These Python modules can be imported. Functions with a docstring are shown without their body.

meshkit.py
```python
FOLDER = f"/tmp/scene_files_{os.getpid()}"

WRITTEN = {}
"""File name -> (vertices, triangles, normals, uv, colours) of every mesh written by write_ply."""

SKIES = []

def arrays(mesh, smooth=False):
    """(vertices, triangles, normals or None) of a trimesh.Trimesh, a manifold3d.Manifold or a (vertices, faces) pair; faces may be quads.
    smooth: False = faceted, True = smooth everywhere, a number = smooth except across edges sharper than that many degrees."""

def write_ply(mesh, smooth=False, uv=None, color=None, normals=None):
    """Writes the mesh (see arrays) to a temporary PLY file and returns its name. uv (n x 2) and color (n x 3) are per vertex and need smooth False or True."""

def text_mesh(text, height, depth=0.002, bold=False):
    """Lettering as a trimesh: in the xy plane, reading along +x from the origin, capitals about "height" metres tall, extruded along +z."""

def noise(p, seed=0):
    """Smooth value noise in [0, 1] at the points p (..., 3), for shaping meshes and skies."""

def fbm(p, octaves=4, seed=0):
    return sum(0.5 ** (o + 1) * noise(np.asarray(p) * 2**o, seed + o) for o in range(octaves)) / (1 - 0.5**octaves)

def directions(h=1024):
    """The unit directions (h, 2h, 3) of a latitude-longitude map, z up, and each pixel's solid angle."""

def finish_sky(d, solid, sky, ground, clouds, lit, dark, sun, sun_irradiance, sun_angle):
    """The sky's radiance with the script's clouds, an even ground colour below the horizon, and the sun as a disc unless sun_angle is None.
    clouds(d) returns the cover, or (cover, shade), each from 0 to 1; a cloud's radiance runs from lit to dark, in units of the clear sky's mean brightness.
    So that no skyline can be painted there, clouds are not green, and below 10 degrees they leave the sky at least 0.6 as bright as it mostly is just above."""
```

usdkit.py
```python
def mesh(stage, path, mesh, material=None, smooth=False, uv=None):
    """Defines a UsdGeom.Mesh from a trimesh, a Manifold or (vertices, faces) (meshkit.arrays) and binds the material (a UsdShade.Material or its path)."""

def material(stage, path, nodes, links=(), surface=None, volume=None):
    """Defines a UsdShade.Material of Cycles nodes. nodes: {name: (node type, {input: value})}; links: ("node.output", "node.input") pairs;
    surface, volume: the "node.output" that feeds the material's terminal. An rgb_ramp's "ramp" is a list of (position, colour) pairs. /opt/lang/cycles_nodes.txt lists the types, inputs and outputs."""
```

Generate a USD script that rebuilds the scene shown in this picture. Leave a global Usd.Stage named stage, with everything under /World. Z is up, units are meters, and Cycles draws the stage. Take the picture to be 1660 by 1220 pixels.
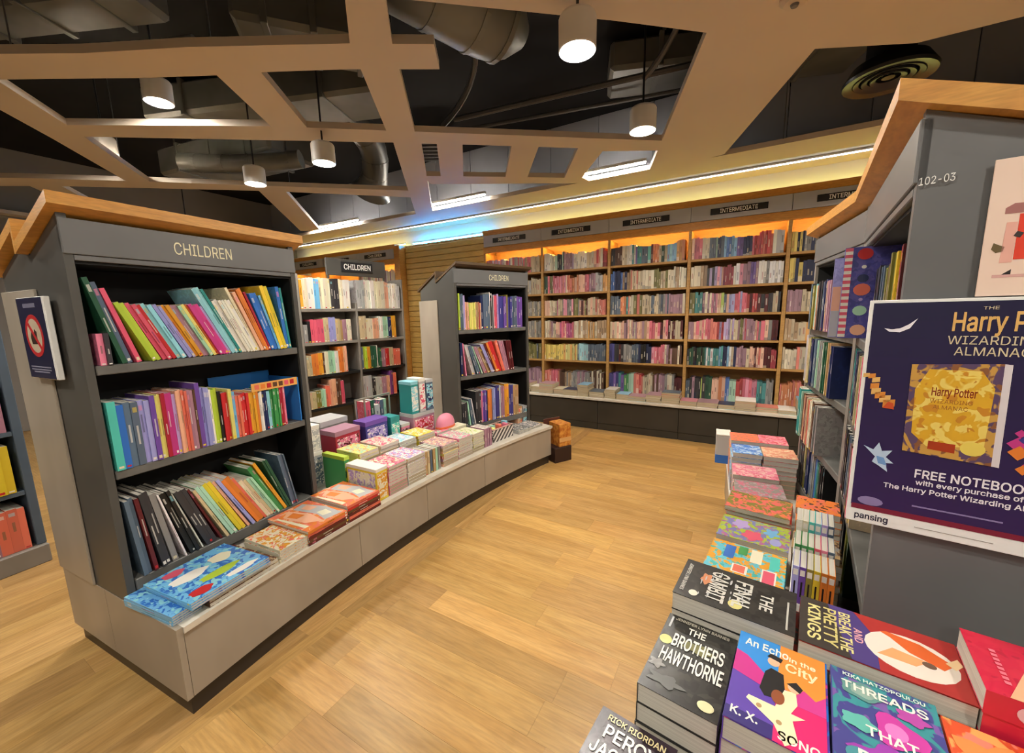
import math, random
import numpy as np, trimesh, usdkit, meshkit
from pxr import Usd, UsdGeom, UsdLux, Gf, Sdf, UsdShade, Vt
from shapely.geometry import Polygon
from shapely.geometry.polygon import orient
from shapely.ops import unary_union

stage = Usd.Stage.CreateInMemory()
UsdGeom.SetStageUpAxis(stage, UsdGeom.Tokens.z)
UsdGeom.SetStageMetersPerUnit(stage, 1.0)
UsdGeom.Xform.Define(stage, '/World')
UsdGeom.Scope.Define(stage, '/World/Looks')
R = random.Random(7)
T = Sdf.ValueTypeNames

# ------------------------------------------------------------------ camera, light levels
EXPOSURE = 1.95
LAMP, TUBE, COVE, SHELF_LED, BLUE_LED = 138.0, 30.0, 5.2, 13.0, 40.0
cam = UsdGeom.Camera.Define(stage, '/World/camera')
cam.CreateHorizontalApertureAttr(36.0)
cam.CreateVerticalApertureAttr(36.0 * 1220 / 1660)
cam.CreateFocalLengthAttr(36.0 * 650 / 1660)
cam.CreateClippingRangeAttr(Gf.Vec2f(0.05, 60))
cam.CreateExposureAttr(EXPOSURE)
def _cam():
    p, r = math.radians(9.0), math.radians(-1.28)
    f = np.array([0, math.cos(p), -math.sin(p)]); up = np.array([0, math.sin(p), math.cos(p)]); x = np.array([1., 0, 0])
    a = math.cos(r) * x + math.sin(r) * up; b = -math.sin(r) * x + math.cos(r) * up
    m = np.eye(4); m[0, :3] = a; m[1, :3] = b; m[2, :3] = -f; m[3, :3] = (0, 0, 1.45)
    cam.AddTransformOp().Set(Gf.Matrix4d(m.tolist()))
_cam()

# ------------------------------------------------------------------ colours and materials
def lin(h):
    c = [int(h[i:i + 2], 16) / 255 for i in (0, 2, 4)]
    return tuple(x / 12.92 if x < .04045 else ((x + .055) / 1.055) ** 2.4 for x in c)
HEX = dict(white='e6e2d8', cream='dccfae', ivory='e2dcc0', black='1b1a1b', charcoal='38363a', grey='8b8985', silver='b3b4b4',
    red='c22a2c', crimson='a01d33', pink='e07f9b', rose='d9566f', magenta='c23a86', coral='e0705a', orange='e08033', amber='dd9c2c',
    yellow='e0c534', lemon='dfd874', lime='a9c23a', green='3f9350', forest='27583f', teal='2c8d8c', turquoise='4fc0b3', aqua='8ccbd6',
    skyblue='6fb1dd', blue='2f6cc0', navy='1d2a56', indigo='3d3a86', violet='6d4ba0', lilac='b09bd0', lavender='9a9cd2', purple='743a7f',
    brown='5f3f2b', tan='b08e62', olive='7d7a35', maroon='5e1c22', peach='e5ad8c', mint='a5d2b5', slate='56677b', mauve='a6798c', sand='c6b48e')
COL = {k: lin(v) for k, v in HEX.items()}
def vary(c, a=.12):
    k = 1 + R.uniform(-a, a)
    return tuple(min(.9, max(.004, x * k * (1 + R.uniform(-.05, .05)))) for x in c)

LK = '/World/Looks/'
def mat(name, color, rough=.5, spec=.5, metal=0.0, emit=None, strength=0):
    n = {'base_color': color, 'roughness': rough, 'specular_ior_level': spec, 'metallic': metal}
    if emit is not None: n['emission_color'] = emit; n['emission_strength'] = strength
    return usdkit.material(stage, LK + name, {'p': ('principled_bsdf', n)}, surface='p.BSDF')
def matn(name, c1, c2, scale=(3, 3, 3), rough=.5, detail=3, bump=0, lo=.35, hi=.65, spec=.5):
    nodes = {'tc': ('texture_coordinate', {}), 'mp': ('mapping', {'scale': scale}), 'n': ('noise_texture', {'scale': 1.0, 'detail': float(detail)}),
             'r': ('rgb_ramp', {'ramp': [(lo, c1), (hi, c2)]}), 'p': ('principled_bsdf', {'roughness': rough, 'specular_ior_level': spec})}
    links = [('tc.object', 'mp.vector'), ('mp.vector', 'n.vector'), ('n.fac', 'r.fac'), ('r.color', 'p.base_color')]
    if bump:
        nodes['b'] = ('bump', {'strength': bump, 'distance': .002}); links += [('n.fac', 'b.height'), ('b.normal', 'p.normal')]
    return usdkit.material(stage, LK + name, nodes, links, surface='p.BSDF')
def k(c, s): return tuple(x * s for x in c)

GREY = matn('grey_laminate', (.066, .063, .057), (.08, .077, .069), (3, 3, 3), .42)  # grey case laminate, with the shade on the sides put into its colour
GREY_L = matn('grey_laminate_lit', (.135, .137, .137), (.155, .157, .157), (3, 3, 3), .4)  # same laminate on fascias and lit end panel, light painted into the colour
FASCIA = matn('wall_fascia_grey', (.44, .47, .54), (.48, .51, .58), (3, 3, 3), .45)
DARKWOOD = mat('roof_edge_dark', (.10, .055, .02), .45)
SHELFG = matn('shelf_grey', (.10, .098, .09), (.15, .147, .135), (8, 8, 8), .45)
INNER = mat('case_inner_black', (.012, .012, .012), .6, .3)
BEIGE = matn('beige_laminate', (.33, .285, .225), (.385, .335, .27), (4, 4, 2), .38)
BEIGE_D = matn('taupe_laminate', (.22, .20, .175), (.27, .245, .215), (4, 4, 2), .4)
COUNTER = matn('counter_top', (.62, .58, .5), (.7, .66, .58), (6, 6, 6), .3)
KICK = mat('kick_dark', (.03, .023, .018), .4)
LATT = matn('lattice_paint', (.60, .51, .415), (.63, .54, .44), (1, 1, 1), .6)
DARKC = matn('ceiling_dark', (.008, .008, .009), (.016, .016, .018), (1, 1, 1), .8, spec=.2)
DUCT = matn('duct_wrap', (.12, .123, .112), (.21, .213, .195), (2, 2, 2), .45, bump=.4)
DUCT_L = mat('duct_metal', (.16, .165, .16), .4, .5, .4)
PIPE = mat('conduit', (.10, .10, .10), .4)
WHITEP = mat('white_paint', (.7, .7, .68), .4)
CREAMW = matn('cream_wall', (.66, .65, .60), (.70, .69, .64), (1, 1, 1), .7)
GREYW = matn('bulkhead_grey', (.3, .31, .35), (.34, .35, .39), (1, 1, 1), .6)
WALLM = matn('wall_paint', (.2, .185, .165), (.24, .22, .2), (1, 1, 1), .7)
BLACKP = mat('black_plastic', (.015, .015, .017), .35)
WALLB = matn('wall_case_base', (.03, .028, .022), (.042, .038, .03), (3, 3, 3), .45)
BLUEG = matn('blue_grey_laminate', (.07, .10, .14), (.09, .125, .17), (3, 3, 3), .45)
SIGNBLACK = mat('sign_black', (.012, .013, .016), .35)
SIGNWHITE = mat('sign_white', (.85, .85, .82), .5)
LETTER = mat('letter_cream', (.8, .76, .52), .5)
METAL = mat('metal_frame', (.55, .55, .5), .3, .5, .8)
PAGES = matn('page_edges', (.66, .61, .5), (.78, .74, .64), (3, 3, 400), .8, spec=.2)
PAGES_G = matn('page_edges_grey', (.5, .47, .4), (.62, .59, .51), (400, 3, 3), .8, spec=.2)
LENS = mat('lamp_lens', (.9, .9, .9), .5, .5, 0, (1, .94, .84), LAMP)
TUBEM = mat('tube_glow', (.9, .9, .9), .5, .5, 0, (1, .93, .82), TUBE)
COVEM = mat('cove_glow', (.9, .9, .9), .5, .5, 0, (.88, 1, .26), COVE)
LEDM = mat('shelf_led_glow', (.9, .9, .9), .5, .5, 0, (1, .66, .19), SHELF_LED)
BLUEM = mat('blue_led_glow', (.9, .9, .9), .5, .5, 0, (.03, .32, 1), BLUE_LED)
CLEAR = usdkit.material(stage, LK + 'shrink_wrap', {'t': ('transparent_bsdf', {'color': (.97, .97, .97)}), 'g': ('glossy_bsdf', {'color': (.9, .9, .9), 'roughness': .12}),
    'f': ('fresnel', {'IOR': 1.4}), 'm': ('mix_closure', {})}, [('f.fac', 'm.fac'), ('t.BSDF', 'm.closure1'), ('g.BSDF', 'm.closure2')], surface='m.closure')

def wood(name, c1, c2, rot, scale, rough=.4, vcol=False):
    nodes = {'g': ('geometry', {}), 'm0': ('mapping', {'rotation': (0, 0, rot)}), 'm1': ('mapping', {'scale': scale}), 'oi': ('object_info', {}),
             'cx': ('combine_xyz', {}), 'mu': ('math', {'math_type': 'multiply', 'value2': 37.0}), 'ad': ('mix', {'mix_type': 'add', 'fac': 1.0}),
             'n': ('noise_texture', {'scale': 1.0, 'detail': 5.0, 'roughness': .6, 'distortion': .6}), 'r': ('rgb_ramp', {'ramp': [(.3, c1), (.7, c2)]}),
             'n2': ('noise_texture', {'scale': 6.0, 'detail': 3.0}), 'r2': ('rgb_ramp', {'ramp': [(.35, (.82, .82, .82)), (.6, (1, 1, 1))]}),
             'x': ('mix', {'mix_type': 'multiply', 'fac': 1.0}), 'p': ('principled_bsdf', {'roughness': rough})}
    links = [('g.position', 'm0.vector'), ('m0.vector', 'm1.vector'), ('oi.random', 'mu.value1'), ('mu.value', 'cx.x'), ('mu.value', 'cx.y'),
             ('m1.vector', 'ad.color1'), ('cx.vector', 'ad.color2'), ('ad.color', 'n.vector'), ('ad.color', 'n2.vector'), ('n.fac', 'r.fac'), ('n2.fac', 'r2.fac'),
             ('r.color', 'x.color1'), ('r2.color', 'x.color2')]
    if vcol:
        nodes['a'] = ('attribute', {'attribute': 'Col'}); nodes['y'] = ('mix', {'mix_type': 'multiply', 'fac': 1.0})
        links += [('x.color', 'y.color1'), ('a.color', 'y.color2'), ('y.color', 'p.base_color')]
    else:
        links += [('x.color', 'p.base_color')]
    return usdkit.material(stage, LK + name, nodes, links, surface='p.BSDF')
WAZ = math.radians(120.3)
OAK = wood('oak_plank', (.49, .27, .075), (.66, .41, .15), math.radians(30.3), (1.6, 16, 8), .38, True)
OAK2 = wood('oak_plank_cross', (.47, .265, .08), (.63, .39, .15), math.radians(30.3), (16, 1.6, 8), .4, True)
MAPLE = wood('maple_trim', (.58, .26, .05), (.70, .36, .075), 0, (4, 4, 30), .4)
MAPLE_W = wood('maple_wall', (.46, .25, .07), (.56, .32, .10), math.radians(30.3), (2, 10, 20), .45)
SLATM = wood('slat_wood', (.62, .40, .10), (.72, .48, .14), math.radians(30.3), (2, 10, 30), .45)

def print_mat(name, scale, rough=.38):
    return usdkit.material(stage, LK + name, {
        'a': ('attribute', {'attribute': 'Col'}), 'b': ('attribute', {'attribute': 'ColB'}), 'c': ('attribute', {'attribute': 'ColC'}),
        'tc': ('texture_coordinate', {}), 'n': ('noise_texture', {'scale': scale, 'detail': 2.0, 'distortion': 1.2}), 'v': ('noise_texture', {'scale': scale * 1.7, 'detail': 1.0, 'distortion': .5}),
        'r1': ('rgb_ramp', {'ramp': [(.5, (0, 0, 0)), (.54, (1, 1, 1))]}), 'r2': ('rgb_ramp', {'ramp': [(.58, (0, 0, 0)), (.61, (1, 1, 1))]}),
        'm1': ('mix', {}), 'm2': ('mix', {}), 'p': ('principled_bsdf', {'roughness': rough})},
        [('tc.object', 'n.vector'), ('tc.object', 'v.vector'), ('n.fac', 'r1.fac'), ('v.fac', 'r2.fac'), ('r1.color', 'm1.fac'), ('a.color', 'm1.color1'), ('b.color', 'm1.color2'),
         ('r2.color', 'm2.fac'), ('m1.color', 'm2.color1'), ('c.color', 'm2.color2'), ('m2.color', 'p.base_color')], surface='p.BSDF')
PRINT = print_mat('cover_print', 30.0)
PRINT_BIG = print_mat('cover_print_large', 22.0, .3)
PLAIN = usdkit.material(stage, LK + 'flat_print', {'a': ('attribute', {'attribute': 'Col'}), 'p': ('principled_bsdf', {'roughness': .4})}, [('a.color', 'p.base_color')], surface='p.BSDF')

# ------------------------------------------------------------------ mesh helpers
class MB:
    def __init__(self): self.v, self.f, self.c, self.c2, self.c3, self.n = [], [], [], [], [], 0
    def add(self, v, f, c=(.5, .5, .5), c2=None, c3=None):
        v = np.asarray(v, float); f = np.asarray(f, int)
        self.v.append(v); self.f.append(f + self.n); self.n += len(v)
        for l, x in ((self.c, c), (self.c2, c2 or c), (self.c3, c3 or c)): l.append(np.tile(np.asarray(x, float), (len(v), 1)))
        return self
    def box(self, lo, hi, c=(.5, .5, .5), c2=None, c3=None):
        lo = np.asarray(lo, float); hi = np.asarray(hi, float)
        return self.add(BOXV * (hi - lo) + lo, BOXF, c, c2, c3)
    def cbox(self, lo, hi, b=.003, c=(.5, .5, .5)):
        lo = np.asarray(lo, float); hi = np.asarray(hi, float); b = min(b, (hi - lo).min() * .35); pts = []
        for i in range(8):
            s = np.array([i & 1, i >> 1 & 1, i >> 2 & 1]); p = np.where(s, hi, lo); q = np.where(s, -1, 1) * b
            for a in range(3):
                m = q.copy(); m[a] = 0; pts.append(p + m)
        h = trimesh.convex.convex_hull(np.array(pts)); return self.add(h.vertices, h.faces, c)
    def prism(self, poly, z0, z1, c=(.5, .5, .5), M=None):
        poly = poly if hasattr(poly, 'geoms') or hasattr(poly, 'exterior') else Polygon(poly)
        for g in getattr(poly, 'geoms', [poly]):
            if g.area < 1e-7: continue
            t = trimesh.creation.extrude_polygon(orient(g), z1 - z0, engine='earcut'); v = t.vertices + [0, 0, z0]
            self.add(v if M is None else v @ M[:3, :3].T + M[:3, 3], t.faces, c)
        return self
    def tm(self, t, c=(.5, .5, .5), M=None):
        v = np.asarray(t.vertices); return self.add(v if M is None else v @ M[:3, :3].T + M[:3, 3], t.faces, c)
    def tube(self, pts, r, c=(.5, .5, .5), n=10):
        pts = np.asarray(pts, float); rs = np.broadcast_to(r, len(pts)); V = []
        for i, p in enumerate(pts):
            t = pts[min(i + 1, len(pts) - 1)] - pts[max(i - 1, 0)]; t /= np.linalg.norm(t)
            a = np.cross(t, [0, 0, 1.]) if abs(t[2]) < .95 else np.cross(t, [1., 0, 0]); a /= np.linalg.norm(a); b = np.cross(a, t)
            an = np.arange(n) * 2 * math.pi / n; V.append(p + rs[i] * (np.cos(an)[:, None] * a + np.sin(an)[:, None] * b))
        F = []
        for i in range(len(pts) - 1):
            for j in range(n):
                q = [i * n + j, i * n + (j + 1) % n, (i + 1) * n + (j + 1) % n, (i + 1) * n + j]; F += [[q[0], q[2], q[1]], [q[0], q[3], q[2]]]
        V = np.vstack(V); e = len(V); V = np.vstack([V, pts[:1], pts[-1:]]); m = (len(pts) - 1) * n
        for j in range(n): F += [[e, j, (j + 1) % n], [e + 1, m + (j + 1) % n, m + j]]
        return self.add(V, F, c)
    def lathe(self, prof, c=(.5, .5, .5), n=28, at=(0, 0, 0)):
        t = trimesh.creation.revolve(np.asarray(prof, float), sections=n); return self.add(np.asarray(t.vertices) + at, t.faces, c)
    def build(self, path, material, smooth=False, cols=False):
        v, f = np.vstack(self.v), np.vstack(self.f)
        m = usdkit.mesh(stage, path, (v, f), material, smooth)
        if cols:
            for nm, l in (('Col', self.c), ('ColB', self.c2), ('ColC', self.c3)):
                UsdGeom.PrimvarsAPI(m).CreatePrimvar(nm, T.Color3fArray, 'vertex').Set(Vt.Vec3fArray.FromNumpy(np.vstack(l).astype(np.float32)))
        return m
_b = []
_bf = []
for ax in range(3):
    for sd in (0, 1):
        o = [a for a in range(3) if a != ax]; i0 = len(_b)
        for (p, q) in ((0, 0), (1, 0), (1, 1), (0, 1)):
            x = [0, 0, 0]; x[ax] = sd; x[o[0]] = p; x[o[1]] = q; _b.append(x)
        fl = (sd == 1) != (ax == 1)
        _bf += [[i0, i0 + 1, i0 + 2], [i0, i0 + 2, i0 + 3]] if fl else [[i0, i0 + 2, i0 + 1], [i0, i0 + 3, i0 + 2]]
BOXV, BOXF = np.array(_b, float), np.array(_bf)

USED = {}
def numbered(parent, name):
    key = parent + '/' + name; n = USED.get(key, 0); USED[key] = n + 1
    return key if n == 0 else f'{key}_{n:03d}'
LABELS = {}
def tag(prim, label=None, cat=None, group=None, kind=None):
    for a, b in (('label', label), ('category', cat), ('group', group), ('kind', kind)):
        if b: prim.SetCustomDataByKey(a, b)
    if label and cat:
        n = len(label.split())
        if not 4 <= n <= 16: print('LABEL LENGTH', n, label)
        if label in LABELS and not group: print('DUP', label)
        LABELS[label] = LABELS.get(label, 0) + 1
    return prim
def frame(o, az):
    """Rows of the USD matrix of a frame: x along the front, y into the depth, z up. az in degrees clockwise from +y."""
    a = math.radians(az); m = np.eye(4); m[0, :2] = (math.sin(a), math.cos(a)); m[1, :2] = (-math.cos(a), math.sin(a))
    o = list(o) + [0] * (3 - len(o)); m[3, :3] = o; return m
def thing(name, label, cat, m=None, group=None, kind=None):
    x = UsdGeom.Xform.Define(stage, numbered('/World', name))
    if m is not None: x.AddTransformOp().Set(Gf.Matrix4d(np.asarray(m).tolist()))
    tag(x.GetPrim(), label, cat, group, kind); return str(x.GetPath())
def part(parent, name, mb, material, smooth=False, cols=False, label=None):
    m = mb.build(numbered(parent, name), material, smooth, cols)
    if label: tag(m.GetPrim(), label)
    return str(m.GetPath())
def struct(name, mb, material, smooth=False):
    p = mb.build('/World/' + name, material, smooth); tag(p.GetPrim(), None, None, None, 'structure'); return str(p.GetPath())
def solo(name, mb, material, label, cat, group=None, kind=None, smooth=False, cols=False):
    p = mb.build(numbered('/World', name), material, smooth, cols); tag(p.GetPrim(), label, cat, group, kind); return str(p.GetPath())
def txt(s, h, o, right, up, depth=.0006, width=None, bold=False):
    """Lettering as (vertices, faces): starts at o, capitals h tall, squeezed to a width if given."""
    t = meshkit.text_mesh(s, h, depth, bold); v = np.array(t.vertices); w = v[:, 0].max()
    if width: v[:, 0] *= width / w
    right = np.asarray(right, float); up = np.asarray(up, float); n = np.cross(right, up)
    return np.asarray(o, float) + v[:, :1] * right + v[:, 1:2] * up + v[:, 2:] * n, np.asarray(t.faces)

ORD = ['zeroth', 'first', 'second', 'third', 'fourth', 'fifth', 'sixth', 'seventh', 'eighth', 'ninth', 'tenth', 'eleventh', 'twelfth', 'thirteenth', 'fourteenth', 'fifteenth',
       'sixteenth', 'seventeenth', 'eighteenth', 'nineteenth', 'twentieth']
def ordn(i): return ORD[i] if i <= 20 else {30: 'thirtieth', 40: 'fortieth', 50: 'fiftieth', 60: 'sixtieth'}.get(i) or ({2: 'twenty', 3: 'thirty', 4: 'forty', 5: 'fifty', 6: 'sixty'}[i // 10] + '-' + ORD[i % 10])

# ------------------------------------------------------------------ books
def stuff_book(STUFF, m, t, d, h, c):
    """A book buried in a pile: geometry of the joined lower layers."""
    q = MB().box((0, 0, 0), (.0011, d, h), c).box((t - .0011, 0, 0), (t, d, h), c).box((.0011, 0, 0), (t - .0011, .002, h), c).box((.0011, .002, .0008), (t - .0011, d - .0008, h - .0008), lin('a89c84'))
    STUFF.add(np.vstack(q.v) @ m[:3, :3] + m[3, :3], np.vstack(q.f))
    for l in (STUFF.c, STUFF.c2, STUFF.c3): l[-1] = np.vstack(q.c)
def book(m, t, d, h, c, c2=None, c3=None, label='', group=None, bands=(), pm=None, cover=None, hard=False, name='book', extra=None):
    """x: thickness (back board at 0, front board at t), y: spine to fore edge, z: foot to head."""
    P = thing(name, label, name.replace('_', ' '), m, group)
    bt, ov = (.0024, .003) if hard else (.0011, .0008)
    c2 = c2 or c; c3 = c3 or c; a = MB()
    a.box((0, 0, 0), (t, .002, h), c)
    if hard: a.box((.001, -.0012, .0), (t - .001, 0, h), c)
    a.box((0, .002, 0), (bt, d, h), *(cover or (c, c2, c3))); a.box((t - bt, .002, 0), (t, d, h), *(cover or (c, c2, c3)))
    y = -.0012 if hard else 0
    for z0, z1, x0, x1, cc in bands: a.box((t * x0, y - .0005, h * z0), (t * x1, y, h * z1), cc)
    part(P, 'cover', a, pm or PRINT, cols=True)
    part(P, 'pages', MB().box((bt, .002, ov), (t - bt, d - ov, h - ov)), PAGES_G)
    if extra: extra(P)
    return P
def bands_for(c, t):
    lum = sum(c) / 3; ink = COL['white'] if lum < .28 else COL[R.choice(['black', 'navy', 'crimson', 'forest'])]
    ink = tuple(.45 * x + .55 * y for x, y in zip(c, ink)); b = []
    if R.random() < .75:
        z0 = R.uniform(.3, .5); b.append((z0, z0 + R.uniform(.15, .3), .36, .64, ink))
    if R.random() < .55: b.append((.025, .025 + R.uniform(.025, .05), .2, .8, COL[R.choice(['white', 'white', 'cream', 'yellow', 'red'])]))
    if R.random() < .25: b.append((.84, .92, .2, .8, tuple(.5 * x + .5 * y for x, y in zip(c, COL[R.choice(['white', 'yellow', 'pink', 'aqua'])]))))
    return b
def place(F, s, y, z, tilt=0.0, yaw=0.0):
    """Matrix of a standing book at s along the shelf frame F; tilt leans its head towards -s."""
    a = math.radians(tilt); r = np.eye(4); r[0, :3] = (math.cos(a), 0, math.sin(a)); r[2, :3] = (-math.sin(a), 0, math.cos(a))
    w = math.radians(yaw); q = np.eye(4); q[0, :2] = (math.cos(w), math.sin(w)); q[1, :2] = (-math.sin(w), math.cos(w))
    m = q @ r; m[3, :3] = (s, y, z); return m @ F
KINDW = {}
def row(F, s, z, items, where, group, y=0.0, tilt=0.0, depth=.2, hard=False, what='picture book', end=None, name='picture_book'):
    """items: 'colour n thickness_mm height_mm [tilt]' separated by ';'. Books stand spine out, left to right; labels count from the left."""
    i = 0; prev = (0.0, .3)
    for it in items.split(';'):
        p = it.split(); cn, n, t, h = p[0], int(p[1]), float(p[2]) / 1000, float(p[3]) / 1000; tl = float(p[4]) if len(p) > 4 else tilt
        if prev and tl > prev[0]: s += min(h * math.cos(math.radians(tl)), prev[1]) * (math.tan(math.radians(tl)) - math.tan(math.radians(prev[0]))) + .001
        for _ in range(n):
            tt, hh = t * R.uniform(.86, 1.14), h * R.uniform(.985, 1.015); c = vary(COL[cn])
            pitch = tt / math.cos(math.radians(tl)) + .0006
            if end and s + pitch > end: return s
            i += 1
            d = min(depth, hh * .8) * R.uniform(.94, 1.0)
            size = 'tall' if hh > .29 else 'small' if hh < .2 else 'thick' if tt > .024 else 'slim'
            lab = f"{size} {cn} {what}, {ordn(i)} from left, {where}"
            book(place(F, s, y + R.uniform(-.004, .008), z + .0006, tl), tt, d, hh, c, vary(c, .3), vary(c, .25), lab, group, bands_for(c, tt), hard=hard, name=name)
            s += pitch; prev = (tl, hh * math.cos(math.radians(tl)))
    return s
def flat(x, y, z, up_az):
    """Matrix of a book lying face up; its head points to up_az (degrees clockwise from +y); (x, y) is the foot corner at the spine."""
    a = math.radians(up_az); Z = np.array([math.sin(a), math.cos(a), 0]); X = np.array([0, 0, 1.]); Y = np.cross(Z, X)
    m = np.eye(4); m[0, :3] = X; m[1, :3] = Y; m[2, :3] = Z; m[3, :3] = (x, y, z); return m
def stack(x, y, z, az, n, t, d, h, c, c2, c3, desc, where, group, jitter=.004, pm=None, extra=None, hard=False, colours=None, spin=1.2, vis=6, name='picture_book'):
    """n books lying on one another from z up; the top one is labelled as such. extra(path) dresses the top book."""
    low = MB()
    for i in range(n):
        top = i == n - 1; tt = t * (1 if jitter == 0 else R.uniform(.97, 1.0))
        cc = COL[colours[i % len(colours)]] if colours else c
        f = n - i
        if f > vis: stuff_book(low, flat(x, y, z + .0006, az), tt, d, h, vary(cc, .05)); z += tt + .0008; continue
        lab = f"{desc}, on top of {where}" if top else f"{desc}, {ordn(f)} from top of {where}"
        j = 0 if n == 1 else jitter
        book(flat(x + R.uniform(-j, j), y + R.uniform(-j, j), z + .0006, az + R.uniform(-spin, spin)), tt, d, h, vary(cc, .05), c2, c3, lab, group, bands_for(cc, tt), pm or PRINT, hard=hard, extra=extra if top else None, name=name)
        z += tt + .0008
    if low.v: solo('book_pile', low, PLAIN, f'lower books of {where}', 'pile of books', None, 'stuff', cols=True)
    return z
# ------------------------------------------------------------------ room shell
WD = np.array([math.sin(WAZ), math.cos(WAZ)]); WN = np.array([WD[1], -WD[0]]); W0 = np.array([.757, 4.973])
def wp(s, o): return tuple(W0 + s * WD + o * WN)
WF = np.eye(4); WF[0, :2] = WD; WF[1, :2] = -WN; WF[3, :2] = W0        # wall frame: x along the wall, y into it, z up
def wbox(mb, s0, s1, o0, o1, z0, z1, b=0, c=(.5, .5, .5)):
    """A box given along the wall (s), out of the wall (o) and up, in world coordinates."""
    q = MB(); (q.cbox if b else q.box)((s0, -o1, z0), (s1, -o0, z1), *((b, c) if b else (c,)))
    return mb.add(np.vstack(q.v) @ WF[:3, :3] + WF[3, :3], np.vstack(q.f), c)
S0, S1, O1, HC = -6.6, 4.7, 7.4, 3.7
room = Polygon([wp(S0, -.75), wp(S1, -.75), wp(S1, O1), wp(S0, O1)])
fl = UsdGeom.Xform.Define(stage, '/World/floor'); tag(fl.GetPrim(), None, None, None, 'structure')
part('/World/floor', 'subfloor', MB().prism(room.buffer(.1), -.06, -.004, (.8, .8, .8)), OAK, cols=True)
# planks: along the wall in the aisle, across it in the strip to the left of the front island
split_o = np.array([-1.16, 1.20]); sdir = np.array([math.sin(math.radians(31)), math.cos(math.radians(31))])
far_l = split_o + sdir * 6; near_l = split_o - sdir * 6; leftw = np.array([-sdir[1], sdir[0]]) * 9
left_zone = Polygon([near_l, far_l, far_l + leftw, near_l + leftw])
view = Polygon([(-.15, .45), (-3.9, 1.9), (-3.9, 3.6), (-1.6, 5.6), (.3, 5.4), (3.2, 3.6), (1.6, 1.2), (.9, .3)])
def planks(zone, ang, L, W, material):
    ux = np.array([math.cos(ang), math.sin(ang)]); uy = np.array([-ux[1], ux[0]]); rr = random.Random(3)
    for i in range(-45, 45):
        off = rr.uniform(0, L)
        for j in range(-9, 9):
            p = np.array([.3, 2.6]) + ux * (j * L + off) + uy * i * W; g = .0003
            q = Polygon([p + ux * g + uy * g, p + ux * (L - g) + uy * g, p + ux * (L - g) + uy * (W - g), p + ux * g + uy * (W - g)])
            if not q.intersects(view): continue
            q = q.intersection(zone).intersection(room)
            if q.area < .004: continue
            t = rr.uniform(.78, 1.06); part('/World/floor', 'plank', MB().prism(q, -.004, 0, (t, t * rr.uniform(.96, 1.0), t * rr.uniform(.9, 1.0))), material, cols=True)
planks(room.difference(left_zone), -math.radians(30.3), .92, .152, OAK)
planks(left_zone, math.radians(59.7), .92, .152, OAK2)
struct('ceiling', MB().prism(room.buffer(.1), HC, HC + .1), DARKC)
m = MB(); wbox(m, S0, S1, -.85, -.75, 0, HC); struct('wall_back', m, CREAMW)
m = MB(); wbox(m, S0 - .1, S0, -.85, O1, 0, HC); struct('wall_left', m, WALLM)
m = MB(); wbox(m, S1, S1 + .1, -.85, O1, 0, HC); struct('wall_right', m, WALLM)
m = MB(); wbox(m, S0, S1, O1, O1 + .1, 0, HC); struct('wall_front', m, WALLM)
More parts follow.
